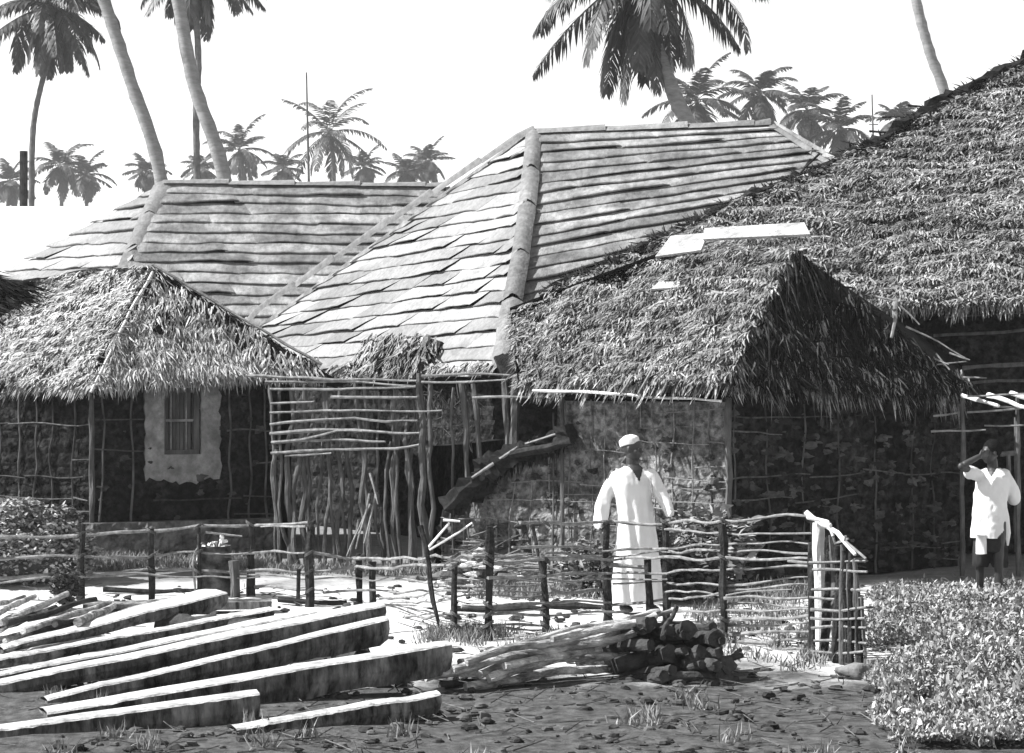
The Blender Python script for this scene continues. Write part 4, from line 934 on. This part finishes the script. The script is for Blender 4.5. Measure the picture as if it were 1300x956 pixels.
# soil mound under the cover is the ground itself; grass tufts along wall feet
def grass(name, pts, h, m, n_each=26):
    pos = []; 
    for p in pts:
        for _ in range(n_each): pos.append((p[0]+RNG.normal()*.05, p[1]+RNG.normal()*.05, 0))
    pos = np.array(pos); n = len(pos); d = RNG.normal(0, .35, (n, 3)); d[:, 2] = 1; d /= np.linalg.norm(d, axis=1)[:, None]
    nr = RNG.normal(0, 1, (n, 3)); nr[:, 2] = 0; nr /= np.linalg.norm(nr, axis=1)[:, None]
    return tag(blades(name, pos, d, nr, h*RNG.uniform(.4, 1.4, n), .009*RNG.uniform(.6, 1.5, n), h*RNG.normal(0, .3, n), M[m]), kind='stuff')
pts = [tuple(G(U(100, 345), U(23.2, 24.6)))[:2] for _ in range(170)]+[tuple(G(U(345, 560), U(22.6, 23.4)))[:2] for _ in range(70)]
pts += [tuple(G(U(600, 1050), U(20.2, 21.3)))[:2] for _ in range(170)]+[tuple(G(U(880, 1060), U(15.2, 20)))[:2] for _ in range(90)]
pts += [tuple(G(U(540, 720), U(16.4, 17.6)))[:2] for _ in range(50)]+[tuple(G(U(60, 1250), U(11.6, 14.2)))[:2] for _ in range(26)]
grass('grass', pts, .11, 'grass')
# ground litter: twigs and stones
mb = MB()
for _ in range(620):
    x = U(0, 1120); D_ = U(11.7, 15.5) if random.random() < .6 else U(15.0, 21.5); p = G(x, D_, .01); an = U(0, 3.14); l = U(.05, .35); mb.stick([p, p+Vector((math.cos(an)*l, math.sin(an)*l, U(0, .03)))], .005, .003, .01, n=4)
tag(mb.build('twig_litter', M['stick_mid']), kind='stuff')
mb = MB()
for _ in range(900):
    x = U(60, 1150); D_ = U(11.6, 15) if random.random() < .55 else U(15, 21.5); mb.ball(G(x, D_, .0), U(.01, .045), 1.2, 1, .6, n=6, rough=.8)
tag(mb.build('gravel', M['stone']), kind='stuff')
for (x, D_, r, lb) in ((1085, 15.0, .09, 'low dark boulder below the fence corner'),):
    mb = MB(); mb.ball(G(x, D_, .03), r, 1.5, 1, .7, n=16, rough=.5); tag(mb.build('boulder', M['plinth'], None, True), lb, 'boulder')

# =================================================================== PALMS
def frond(mb, base, az, el, L, droop, leaf, nl=34, w=.05, twist=0, sag=1.0):
    """one arching frond with hanging leaflets"""
    pts = []; p = Vector(base); a = el; K = 12; st = L/K
    h = Vector((math.cos(az), math.sin(az), 0))
    for i in range(K+1):
        pts.append(p.copy()); p = p+(h*math.cos(a)+Vector((0, 0, 1))*math.sin(a))*st; a -= droop/K*(1+.8*i/K); a = max(a, -1.5)
    mb.tube(pts, [.035*(1-.85*i/K) for i in range(K+1)], 4, caps=False)
    side = Vector((-h.y, h.x, 0))
    for j in range(nl):
        t = .12+.88*(j+random.random()*.5)/nl; k = t*K; i = min(int(k), K-1); q = pts[i].lerp(pts[i+1], k-i); tan = (pts[i+1]-pts[i]).normalized()
        ll = leaf*math.sin(math.pi*min(1, .12+t*.86))**.6*U(.8, 1.15)
        for s in (-1, 1):
            d = (side*s*U(.5, .9)+tan*U(.45, .8)+Vector((0, 0, -1))*U(.25, .7)*sag).normalized(); d2 = (d+Vector((0, 0, -.9*sag))).normalized()
            wv = tan.cross(d).cross(d); wv = (tan-d*tan.dot(d)).normalized()*w*.5
            m1 = q+d*ll*.5; m2 = m1+d2*ll*.5
            mb.add([q-wv*.6, q+wv*.6, m1+wv, m1-wv, m2], [(0, 1, 2, 3), (3, 2, 4)])
def palm(label, trunk, D, wpx, crown, L, nf, leaf, seed, near=True, emin=-1.2, group=None, trunkmat=None, nl=34, wl=.05):
    """trunk: photo positions from the top down; continues to the soil"""
    random.seed(seed); pts = [P(x, y, D) for x, y in trunk]
    lo, up_ = pts[-1], pts[-2]; dirn = (lo-up_).normalized(); k = lo.z/max(-dirn.z, .3)
    foot = Vector((lo.x+dirn.x*k*.5, lo.y, 0)); pts.append(Vector(((lo.x*.6+foot.x*.4), D, lo.z*.45))); pts.append(foot)
    root = thing('coconut_palm', foot, label, 'palm tree', group)
    pts = pts[::-1]; path = []
    for i in range(len(pts)-1):
        p0, p1 = pts[max(i-1, 0)], pts[i]; p2 = pts[i+1]; p3 = pts[min(i+2, len(pts)-1)]
        for j in range(10):
            t = j/10; path.append(.5*((2*p1)+(p2-p0)*t+(2*p0-5*p1+4*p2-p3)*t*t+(3*p1-p0-3*p2+p3)*t**3))
    path.append(pts[-1]); dens = []
    tot = sum((path[i+1]-path[i]).length for i in range(len(path)-1)); r0 = wpx/2/F*D; acc = 0
    mb = MB()
    fine = []; rs = []
    stp = .16 if near else .8
    for i in range(len(path)-1):
        sl_ = (path[i+1]-path[i]).length; k = max(1, int(sl_/stp))
        for j in range(k):
            fine.append(path[i].lerp(path[i+1], j/k)); q = (acc+sl_*j/k)/tot; c = len(fine) % 3
            rs.append(r0*(1.25-.45*q+(.5*(1-q)**12))*(1+(.07 if near else 0)*(1 if c == 0 else -.3)))
        acc += sl_
    fine.append(path[-1]); rs.append(r0*.8)
    mb.tube(fine, rs, 10 if near else 6, .12)
    mb.build('trunk', trunkmat or (M['trunk'] if near else M['trunk_far']), root, near)
    c = P(crown[0], crown[1], D); allmb = MB()
    for i in range(nf):
        az = i*2.39996+U(-.2, .2); q = (i+.5)/nf; el = 1.35-q*(1.35-emin)+U(-.12, .12)
        f = MB() if near else allmb
        frond(f, c, az, el, L*U(.8, 1.1)*(1 if el > -.5 else .85), (U(.9, 1.6) if near else U(.5, 1.2)) if el > 0 else U(.3, .9), leaf, nl=nl, w=wl, sag=1.0 if near else .45)
        if near: f.build('frond', M['frond'], root)
    if near:
        hub = MB(); hub.ball(c, r0*1.9, 1, 1, 1.4, n=10, rough=.5); hub.build('crown_heart', M['trunk_far'], root)
        for i in range(7):
            hb = MB(); w_ = U(0, 6.28); hb.ball(c+Vector((math.cos(w_)*.3, math.sin(w_)*.3, -.3+U(-.15, .1))), .13, 1, 1, 1.25, n=8, rough=.2); hb.build('coconut', M['frond'], root, True)
    else: allmb.build('crown', M['frond'], root)
    return root
palm('dark palm with a drooping crown against the sky at the upper left', [(64, 10), (66, 55), (52, 110), (42, 165), (40, 262)], 82, 8, (64, 8), 3.7, 30, .85, 11, trunkmat=M['trunk_far'], nl=40, wl=.09)
palm('thick ringed palm trunk leaning left, crown out of the photo', [(62, -250), (90, -120), (132, 0), (165, 100), (204, 225)], 50, 16.5, (60, -262), 3.8, 24, .8, 12, emin=-.4)
palm('thick ringed palm trunk crossing a thinner one, crown out of the photo', [(190, -240), (205, -120), (226, 0), (246, 105), (284, 225)], 48, 17.5, (188, -250), 3.6, 24, .8, 13, emin=-.4)
palm('slender straight palm behind the thick crossing trunk', [(246, -55), (248, 0), (252, 80), (249, 140), (250, 225)], 80, 9, (246, -52), 3.6, 28, .85, 14, trunkmat=M['trunk_far'], nl=38, wl=.09)
palm('big dark palm with a heavy crown over the central roof ridge', [(816, -36), (828, 40), (846, 95), (860, 130), (880, 185)], 52, 21, (818, -44), 4.0, 34, .9, 15, trunkmat=M['trunk'], emin=-1.3, nl=52, wl=.06)
palm('bare palm trunk rising behind the big thatch, crown out of the photo', [(1120, -260), (1138, -130), (1163, 0), (1180, 65), (1206, 150)], 70, 13.5, (1118, -270), 3.8, 22, .8, 16, emin=-.4)

BG = [(418, 168, 105, 3.9, (424, 235), 'tallest of the far palms, beside the thin mast'),
      (304, 190, 120, 2.9, (308, 240), 'far palm just right of the thick crossing trunks'),
      (360, 214, 130, 1.8, (361, 240), 'tiny far palm left of the thin mast'),
      (541, 205, 130, 2.3, (538, 245), 'far palm above the right end of the farther roof'),
      (516, 218, 125, 1.9, (518, 245), 'low far palm left of the one above the roof end'),
      (462, 212, 130, 2.0, (464, 245), 'low far palm to the right of the tallest far one'),
      (75, 210, 115, 2.6, (78, 262), 'far palm right of the black post'),
      (108, 222, 120, 2.2, (110, 262), 'far palm peeping over the white roof corner'),
      (12, 230, 125, 2.4, (10, 262), 'far palm left of the black post'),
      (186, 218, 125, 1.9, (185, 240), 'far palm between the leaning trunk and the roof end'),
      (256, 214, 130, 1.9, (258, 240), 'far palm between the two crossing trunks'),
      (884, 128, 80, 2.9, (888, 165), 'mid-distance palm hidden behind the big dark one'),
      (964, 118, 90, 2.3, (972, 165), 'far palm right of the big dark one, over the ridge end'),
      (1024, 140, 95, 2.3, (1030, 190), 'far palm standing clear between two others at the right'),
      (1064, 165, 90, 2.4, (1066, 215), 'far palm with broad low fronds by the thatch edge'),
      (1138, 152, 110, 1.8, (1140, 190), 'small far palm left of the bare leaning trunk')]
for i, (x, y, D_, L_, ft_, lb) in enumerate(BG):
    D_ *= 1.9; L_ *= 1.65
    palm(lb, [(x, y), ((x+ft_[0])/2+2, (y+ft_[1])/2), ft_], D_, 6, (x, y), L_, 20, 1.2, 100+i, near=False, emin=-1.0, group='coconut palms in the distance', nl=30, wl=.16)
random.seed(99)
# thin masts
for (x, yt, D_, lb) in ((391, 92, 70, 'thin tall mast beside the tallest far palm'), (1109, 120, 75, 'thin aerial mast with a crossbar above the thatch edge')):
    mb = MB(); t_ = P(x-2, yt, D_); mb.tube([Vector((P(x+2, 0, D_).x, D_, 0)), P(x+1, 230, D_), t_], [.06, .045, .025], 6); 
    if x > 1000:
        mb.tube([P(x-6, 158, D_), P(x+6, 158, D_)], .02, 5)
    tag(mb.build('mast', M['trunk_far']), lb, 'mast')

# =================================================================== PEOPLE
def union(name, mb, vox, m, parent, smooth_it=4, cut=None, disp=None):
    me = bpy.data.meshes.new(name); me.from_pydata(mb.v, [], mb.f); me.update()
    o = bpy.data.objects.new(name+'_tmp', me); COL.objects.link(o)
    r = o.modifiers.new('r', 'REMESH'); r.mode = 'VOXEL'; r.voxel_size = vox
    s = o.modifiers.new('s', 'SMOOTH'); s.iterations = smooth_it; s.factor = .5
    dg = bpy.context.evaluated_depsgraph_get(); me2 = bpy.data.meshes.new_from_object(o.evaluated_get(dg))
    bpy.data.objects.remove(o)
    if disp:
        for v in me2.vertices: v.co = v.co+disp(v.co, v.normal)
    if cut:
        b = bmesh.new(); b.from_mesh(me2); dl = [f for f in b.faces if cut(f.calc_center_median(), f.normal)]
        bmesh.ops.delete(b, geom=dl, context='FACES'); b.to_mesh(me2); b.free()
    me2.polygons.foreach_set('use_smooth', [True]*len(me2.polygons)); me2.name = name
    return link_mesh(name, me2, m, parent)
def limb(mb, pts, rs, n=12, flat=1.0):
    P_ = [Vector(p) for p in pts]; out = []; ro = []
    for i in range(len(P_)-1):
        for j in range(5): out.append(P_[i].lerp(P_[i+1], j/5)); ro.append(rs[i]+(rs[i+1]-rs[i])*j/5)
    out.append(P_[-1]); ro.append(rs[-1]); mb.tube(out, ro, n, 0, flat=flat)
    mb.ball(P_[0], rs[0]*.98, n=n); mb.ball(P_[-1], rs[-1]*.98, n=n)
    for i in range(1, len(P_)-1): mb.ball(P_[i], rs[i]*.99, n=n)
def hand(mb, wrist, d, side, palmn, s=1.0, curl=.5):
    """palm, four unequal fingers and a thumb; d along the hand, side towards the thumb, palmn out of the palm"""
    wrist = Vector(wrist); d = Vector(d).normalized(); side = (Vector(side)-d*Vector(side).dot(d)).normalized(); palmn = d.cross(side)*(1 if Vector(palmn).dot(d.cross(side)) > 0 else -1)
    rot = Matrix((side, d, palmn)).transposed()
    mb.ball(wrist+d*.045*s, .046*s, .88, 1.05, .36, n=12, rot=rot); mb.ball(wrist, .026*s, n=10)
    mb.ball(wrist+d*.03*s+side*.02*s, .026*s, .8, 1.1, .6, n=8, rot=rot)
    for k, ln in enumerate((.072, .080, .075, .058)):
        b = wrist+d*.082*s+side*(.030-.020*k)*s; c = b; a = .25*curl; fd = d+side*(.10-.07*k); fd.normalize(); pts = [b-d*.02*s, b]
        for j, fr in enumerate((.45, .32, .23)):
            c = c+(fd*math.cos(a)+palmn*math.sin(a))*ln*fr*s; pts.append(c); a += .9*curl
        limb(mb, pts, [.0095*s, .0095*s, .009*s, .0085*s, .0075*s], n=8)
    t0 = wrist+d*.02*s+side*.028*s; limb(mb, [t0, t0+(side*.8+d*.7+palmn*.2)*.035*s, t0+(side*.75+d*1.5+palmn*.5)*.038*s], [.013*s, .011*s, .009*s], n=8)
def head(mb, c, az, s=1.0, tilt=0):
    """c: centre of the skull; az: heading of the face (0 = +X, -90 deg = camera)"""
    f = Vector((math.cos(az), math.sin(az), -tilt)).normalized(); r = Vector((-f.y, f.x, 0)).normalized(); u = f.cross(r); u = -u if u.z < 0 else u
    rot = Matrix((f, r, u)).transposed()
    B_ = lambda x, y, z, rad, sx, sy, sz, n=14: mb.ball(Vector(c)+rot@Vector((x, y, z))*s, rad*s, sx, sy, sz, n=n, rot=rot)
    B_(-.008, 0, .022, .092, 1.04, .82, .98, 20); B_(.022, 0, -.045, .068, .98, .86, 1.05, 16); B_(.045, 0, -.088, .030, 1.1, 1.0, .8)
    B_(.078, 0, .018, .026, .6, 1.7, .5)                      # brow
    B_(.090, 0, -.012, .016, .8, .75, 1.7); B_(.100, 0, -.030, .016, 1, 1.25, .75)   # nose
    B_(.083, 0, -.060, .017, .8, 1.35, .5); B_(.080, 0, -.073, .016, .8, 1.25, .55)   # lips
    for q in (-1, 1):
        B_(.055, .042*q, -.025, .024, 1, .9, .9); B_(-.004, .080*q, -.012, .026, .62, .3, 1.05, 10)
    return rot
def eyes(c, rot, s, parent):
    for q in (-1, 1):
        mb = MB(); mb.ball(Vector(c)+rot@Vector((.076, .031*q, .0))*s, .0125*s, .7, 1.1, .6, n=10); mb.build('eye', M['eye'], parent, True)

# ---- the man in the long white robe
DM = 19.1; MX = P(806, 0, DM).x
def W(px, py, dy=0): q = P(px, py, DM); return Vector((q.x, DM+dy, q.z))
yaw = math.radians(22); fv = Vector((math.sin(yaw), -math.cos(yaw), 0)); rv = Vector((math.cos(yaw), math.sin(yaw), 0))   # front, his left
man = thing('person', G(806, DM), 'man in a long white robe and white cap standing behind the fence', 'person')
body = MB(); hc = W(802, 569); azh = math.radians(-22)
rot = head(body, hc, azh, 1.0, tilt=.04)
limb(body, [W(803, 582, .02), W(803, 604, .03)], [.060, .066])
limb(body, [W(804, 604, .02), W(804, 640, .02), W(806, 680, .01)], [.12, .14, .13], n=16, flat=1.0)
for s_, pts in ((1, [W(828, 602), W(840, 632, -.02), W(853, 657, -.10)]), (-1, [W(780, 602), W(768, 636, .02), W(764, 672, -.04)])):
    limb(body, pts, [.055, .042, .028])
for q in (-1, 1):
    hp_ = Vector((W(806, 0).x, DM, .82))+rv*.09*q; ft = Vector((W(808, 0).x, DM, .07))+rv*.11*q+fv*(.06*q)
    limb(body, [hp_, (hp_+ft)/2+fv*.03, ft], [.085, .058, .040]); 
    body.ball(ft+fv*.07+Vector((0, 0, -.03)), .05, 1, 2.4, .75, n=12, rot=Matrix((rv, fv, Vector((0, 0, 1)))).transposed())
hand(body, W(764, 674, -.045), Vector((.05, -.1, -1)), Vector((.4, -1, 0)), Vector((1, 0, 0)), 1.05, .45)
hand(body, W(853, 658, -.11), Vector((.75, -.55, -.45)), Vector((-.3, -.6, .6)), Vector((0, .2, -1)), 1.05, .35)
union('body', body, .0065, M['skin'], man, 3)
eyes(hc, rot, 1.0, man)
# robe: rings along the body plus sleeves, merged
rb = MB(); rr = Matrix((rv, fv, Vector((0, 0, 1)))).transposed()
def ring_loft(mb, rings, n=40, rot=rr):
    b = len(mb.v)
    for (c, rx, ry, fold, ph) in rings:
        for k in range(n):
            w_ = 2*math.pi*k/n; fo = 1+fold*(math.sin(w_*5+ph)+.6*math.sin(w_*9+ph*2.1))
            mb.v.append(tuple(Vector(c)+rot@Vector((math.cos(w_)*rx*fo, math.sin(w_)*ry*fo, 0))))
    for i in range(len(rings)-1):
        for k in range(n): mb.f.append((b+i*n+k, b+i*n+(k+1) % n, b+(i+1)*n+(k+1) % n, b+(i+1)*n+k))
    mb.f.append(tuple(b+k for k in range(n))[::-1]); m_ = len(rings)-1; mb.f.append(tuple(b+m_*n+k for k in range(n)))
ring_loft(rb, [(W(803, 591), .062, .06, 0, 0), (W(803, 596), .13, .09, 0, 0), (W(803, 603), .195, .115, 0, 0), (W(803, 615), .205, .135, .0, 0), (W(804, 632), .175, .135, .006, 0), (W(806, 655), .175, .14, .012, .3),
     (W(807, 680), .20, .155, .02, .6), (W(808, 705), .215, .165, .03, .9), (W(809, 730), .235, .175, .04, 1.2), (W(810, 750), .25, .18, .045, 1.4), (W(811, 764), .262, .185, .05, 1.5), (W(811, 768), .262, .185, .05, 1.5)][::-1])
limb(rb, [W(826, 604), W(841, 632, -.02), W(849, 650, -.08)], [.072, .064, .052], n=16)
limb(rb, [W(782, 604), W(767, 634, .02), W(761, 664, -.02)], [.068, .068, .068], n=16)
nk = W(806, 590)
def cutrobe(c, n):
    q = c-W(803, 594); l = q.dot(rv); f_ = q.dot(fv)
    if q.z > .012 and abs(l) < .075: return True
    if f_ > 0.02 and q.z > -.125+abs(l-.01)*1.9 and abs(l) < .08: return True
    if c.z < W(0, 766).z+.006: return True
    if n.z < -.6 and ((c-W(849, 654, -.08)).length < .06 or (c-W(761, 668, -.02)).length < .08): return True
    return False
def foldd(c, n):
    k = min(1, max(0, (W(0, 610).z-c.z)/.4)); ang = (c-W(806, 600)).dot(rv)
    return n*(.010*math.sin(ang*62+c.z*4+2*nz(c.x*3, c.z*2))*k+.008*nz(c.x*9, c.y*9, c.z*6)+.006*nz(c.x*22, c.y*22, c.z*12))
union('robe', rb, .011, M['cloth'], man, 3, cutrobe, foldd)
mb = MB(); p_ = W(812, 612)
for k in range(2):
    q = W(818+k*1.2, 606+k*8)+fv*.135; mb.tube([q, q+Vector((.005, -.012, -.07))], [.006, .005], 6)
mb.build('neck_placket', M['plaster'], man)
# cap: a close round embroidered cap, tipped back
cp = MB(); cc = hc+rot@Vector((-.020, 0, .042)); tl = Matrix.Rotation(0, 3, 'Z')
rngs = []
for i in range(9):
    z = -.012+i*.0115; r_ = .093 if i < 5 else .093*math.cos((i-4)/4.6*1.45)
    rngs.append((cc+rot@Vector((-.02*i/8, 0, z*1.0)), r_*1.04, r_*.86, 0, 0))
rngs = rngs
ring_loft(cp, rngs, 28, rot=rot@Matrix.Rotation(-.28, 3, 'Y'))
cp.build('cap', M['cap_cloth'], man, True)

# ---- the boy shading his face
DB = 20.5
def Y(px, py, dy=0): q = P(px, py, DB); return Vector((q.x, DB+dy, q.z))
boy = thing('person', G(1258, DB), 'boy in a white short-sleeved shirt raising one arm to his face', 'person')
body = MB(); hb = Y(1258, 574); azb = math.radians(197)
rot = head(body, hb, azb, .98, tilt=-.02)
limb(body, [Y(1260, 585, .01), Y(1262, 606, .02)], [.052, .058])
limb(body, [Y(1262, 606), Y(1260, 640), Y(1258, 675)], [.10, .115, .115], n=16)
limb(body, [Y(1241, 603), Y(1216, 591, -.16), Y(1238, 579, -.15)], [.046, .038, .026])
limb(body, [Y(1278, 604), Y(1289, 634, .02), Y(1276, 636, .14)], [.046, .038, .027])
fB = Vector((-.35, -.94, 0)); rB = Vector((.94, -.35, 0))
for q in (-1, 1):
    hp_ = Vector((Y(1258, 0).x, DB, .74))+rB*.085*q; ft = Vector((Y(1256, 0).x, DB, .06))+rB*.10*q+fB*.05*q
    limb(body, [hp_, (hp_+ft)/2+fB*.03, ft], [.08, .052, .036]); body.ball(ft+fB*.06+Vector((0, 0, -.025)), .045, 1, 2.3, .75, n=12, rot=Matrix((rB, fB, Vector((0, 0, 1)))).transposed())
hand(body, Y(1239, 579, -.15), Vector((.8, .35, .25)), Vector((-.2, -.3, 1)), Vector((.3, .8, -.2)), .92, .5)
hand(body, Y(1275, 637, .145), Vector((-.9, .1, -.1)), Vector((0, .2, 1)), Vector((0, -1, 0)), .92, .6)
union('body', body, .0065, M['skin'], boy, 3); eyes(hb, rot, .98, boy)
mb = MB(); rh = rot
for (x, y, z, r, sx, sy, sz) in ((-.022, 0, .038, .098, 1.02, .84, .96),): mb.ball(hb+rh@Vector((x, y, z)), r, sx, sy, sz, n=22, rot=rh, rough=.06)
me_ = mb.build('hair', M['hair'], boy, True)
sh = MB(); rY = Matrix((rB, fB, Vector((0, 0, 1)))).transposed()
ring_loft(sh, [(Y(1260, 593), .06, .055, 0, 0), (Y(1260, 598), .12, .08, 0, 0), (Y(1260, 605), .165, .10, 0, 0), (Y(1259, 620), .17, .12, .01, 0), (Y(1257, 640), .165, .125, .015, 0), (Y(1256, 660), .17, .13, .02, .5), (Y(1255, 674), .18, .135, .03, 1), (Y(1255, 686), .185, .135, .03, 1.2)][::-1], rot=rY)
limb(sh, [Y(1243, 604), Y(1229, 599, -.08)], [.065, .068], n=14)
limb(sh, [Y(1275, 604), Y(1284, 622, .01), Y(1288, 633, .02)], [.068, .072, .070], n=14)
def cutsh(c, n):
    q = c-Y(1260, 596)
    if q.z > .012 and abs(q.dot(rB)) < .07: return True
    if q.dot(fB) > .02 and q.z > -.07+abs(q.dot(rB))*1.6 and abs(q.dot(rB)) < .06: return True
    hem = Y(0, 683).z+.14*max(0, math.sin((c-Y(1262, 0)).dot(Vector((1, 0, 0)))*9))
    return c.z < hem+.004 and (c-Y(1288, 640)).length > .1
union('shirt', sh, .011, M['cloth'], boy, 3, cutsh, lambda c, n: n*(.012*nz(c.x*12, c.y*12, c.z*9)+.006*nz(c.x*30, c.y*30, c.z*20)))
# shirt tail hanging at his left side
mb = MB(); tp_ = [Y(1274, 634), Y(1279, 660), Y(1278, 690)]
for i, (x, y, w_, t_) in enumerate(((1270, 630, .03, .05), (1274, 655, .045, .04), (1276, 676, .045, .035), (1276, 692, .025, .025))):
    c = Y(x, y, -.05)
    for k in range(12): a_ = 2*math.pi*k/12; mb.v.append(tuple(c+Vector((math.cos(a_)*w_, math.sin(a_)*t_, 0))))
for i in range(3):
    for k in range(12): mb.f.append((i*12+k, i*12+(k+1) % 12, (i+1)*12+(k+1) % 12, (i+1)*12+k))
mb.f.append(tuple(range(12))); mb.f.append(tuple(range(47, 35, -1)))
mb.build('shirt_tail', M['cloth'], boy, True)
sr = MB(); ring_loft(sr, [(Y(1257, 668), .145, .115, 0, 0), (Y(1257, 690), .165, .13, .01, 0), (Y(1257, 700), .168, .13, .02, 0)][::-1], rot=rY)
for q in (-1, 1):
    t_ = Y(1257, 695)+rB*.085*q; limb(sr, [t_, t_+Vector((0, 0, -.17))+rB*.01*q], [.088, .085], n=14)
union('shorts', sr, .012, M['shorts'], boy, 2, lambda c, n: c.z < Y(0, 695).z-.19)
mb = MB(); q = Y(1240, 690)
for i, (z, w_) in enumerate(((678, .05), (688, .055), (702, .055))):
    c = Y(1243, z, -.10)
    for k in range(12): a_ = 2*math.pi*k/12; mb.v.append(tuple(c+Vector((math.cos(a_)*w_, math.sin(a_)*.045, 0))))
for i in range(2):
    for k in range(12): mb.f.append((i*12+k, i*12+(k+1) % 12, (i+1)*12+(k+1) % 12, (i+1)*12+k))
mb.f.append(tuple(range(12))); mb.f.append(tuple(range(35, 23, -1)))
mb.build('shirt_hem', M['printed'], boy, True)
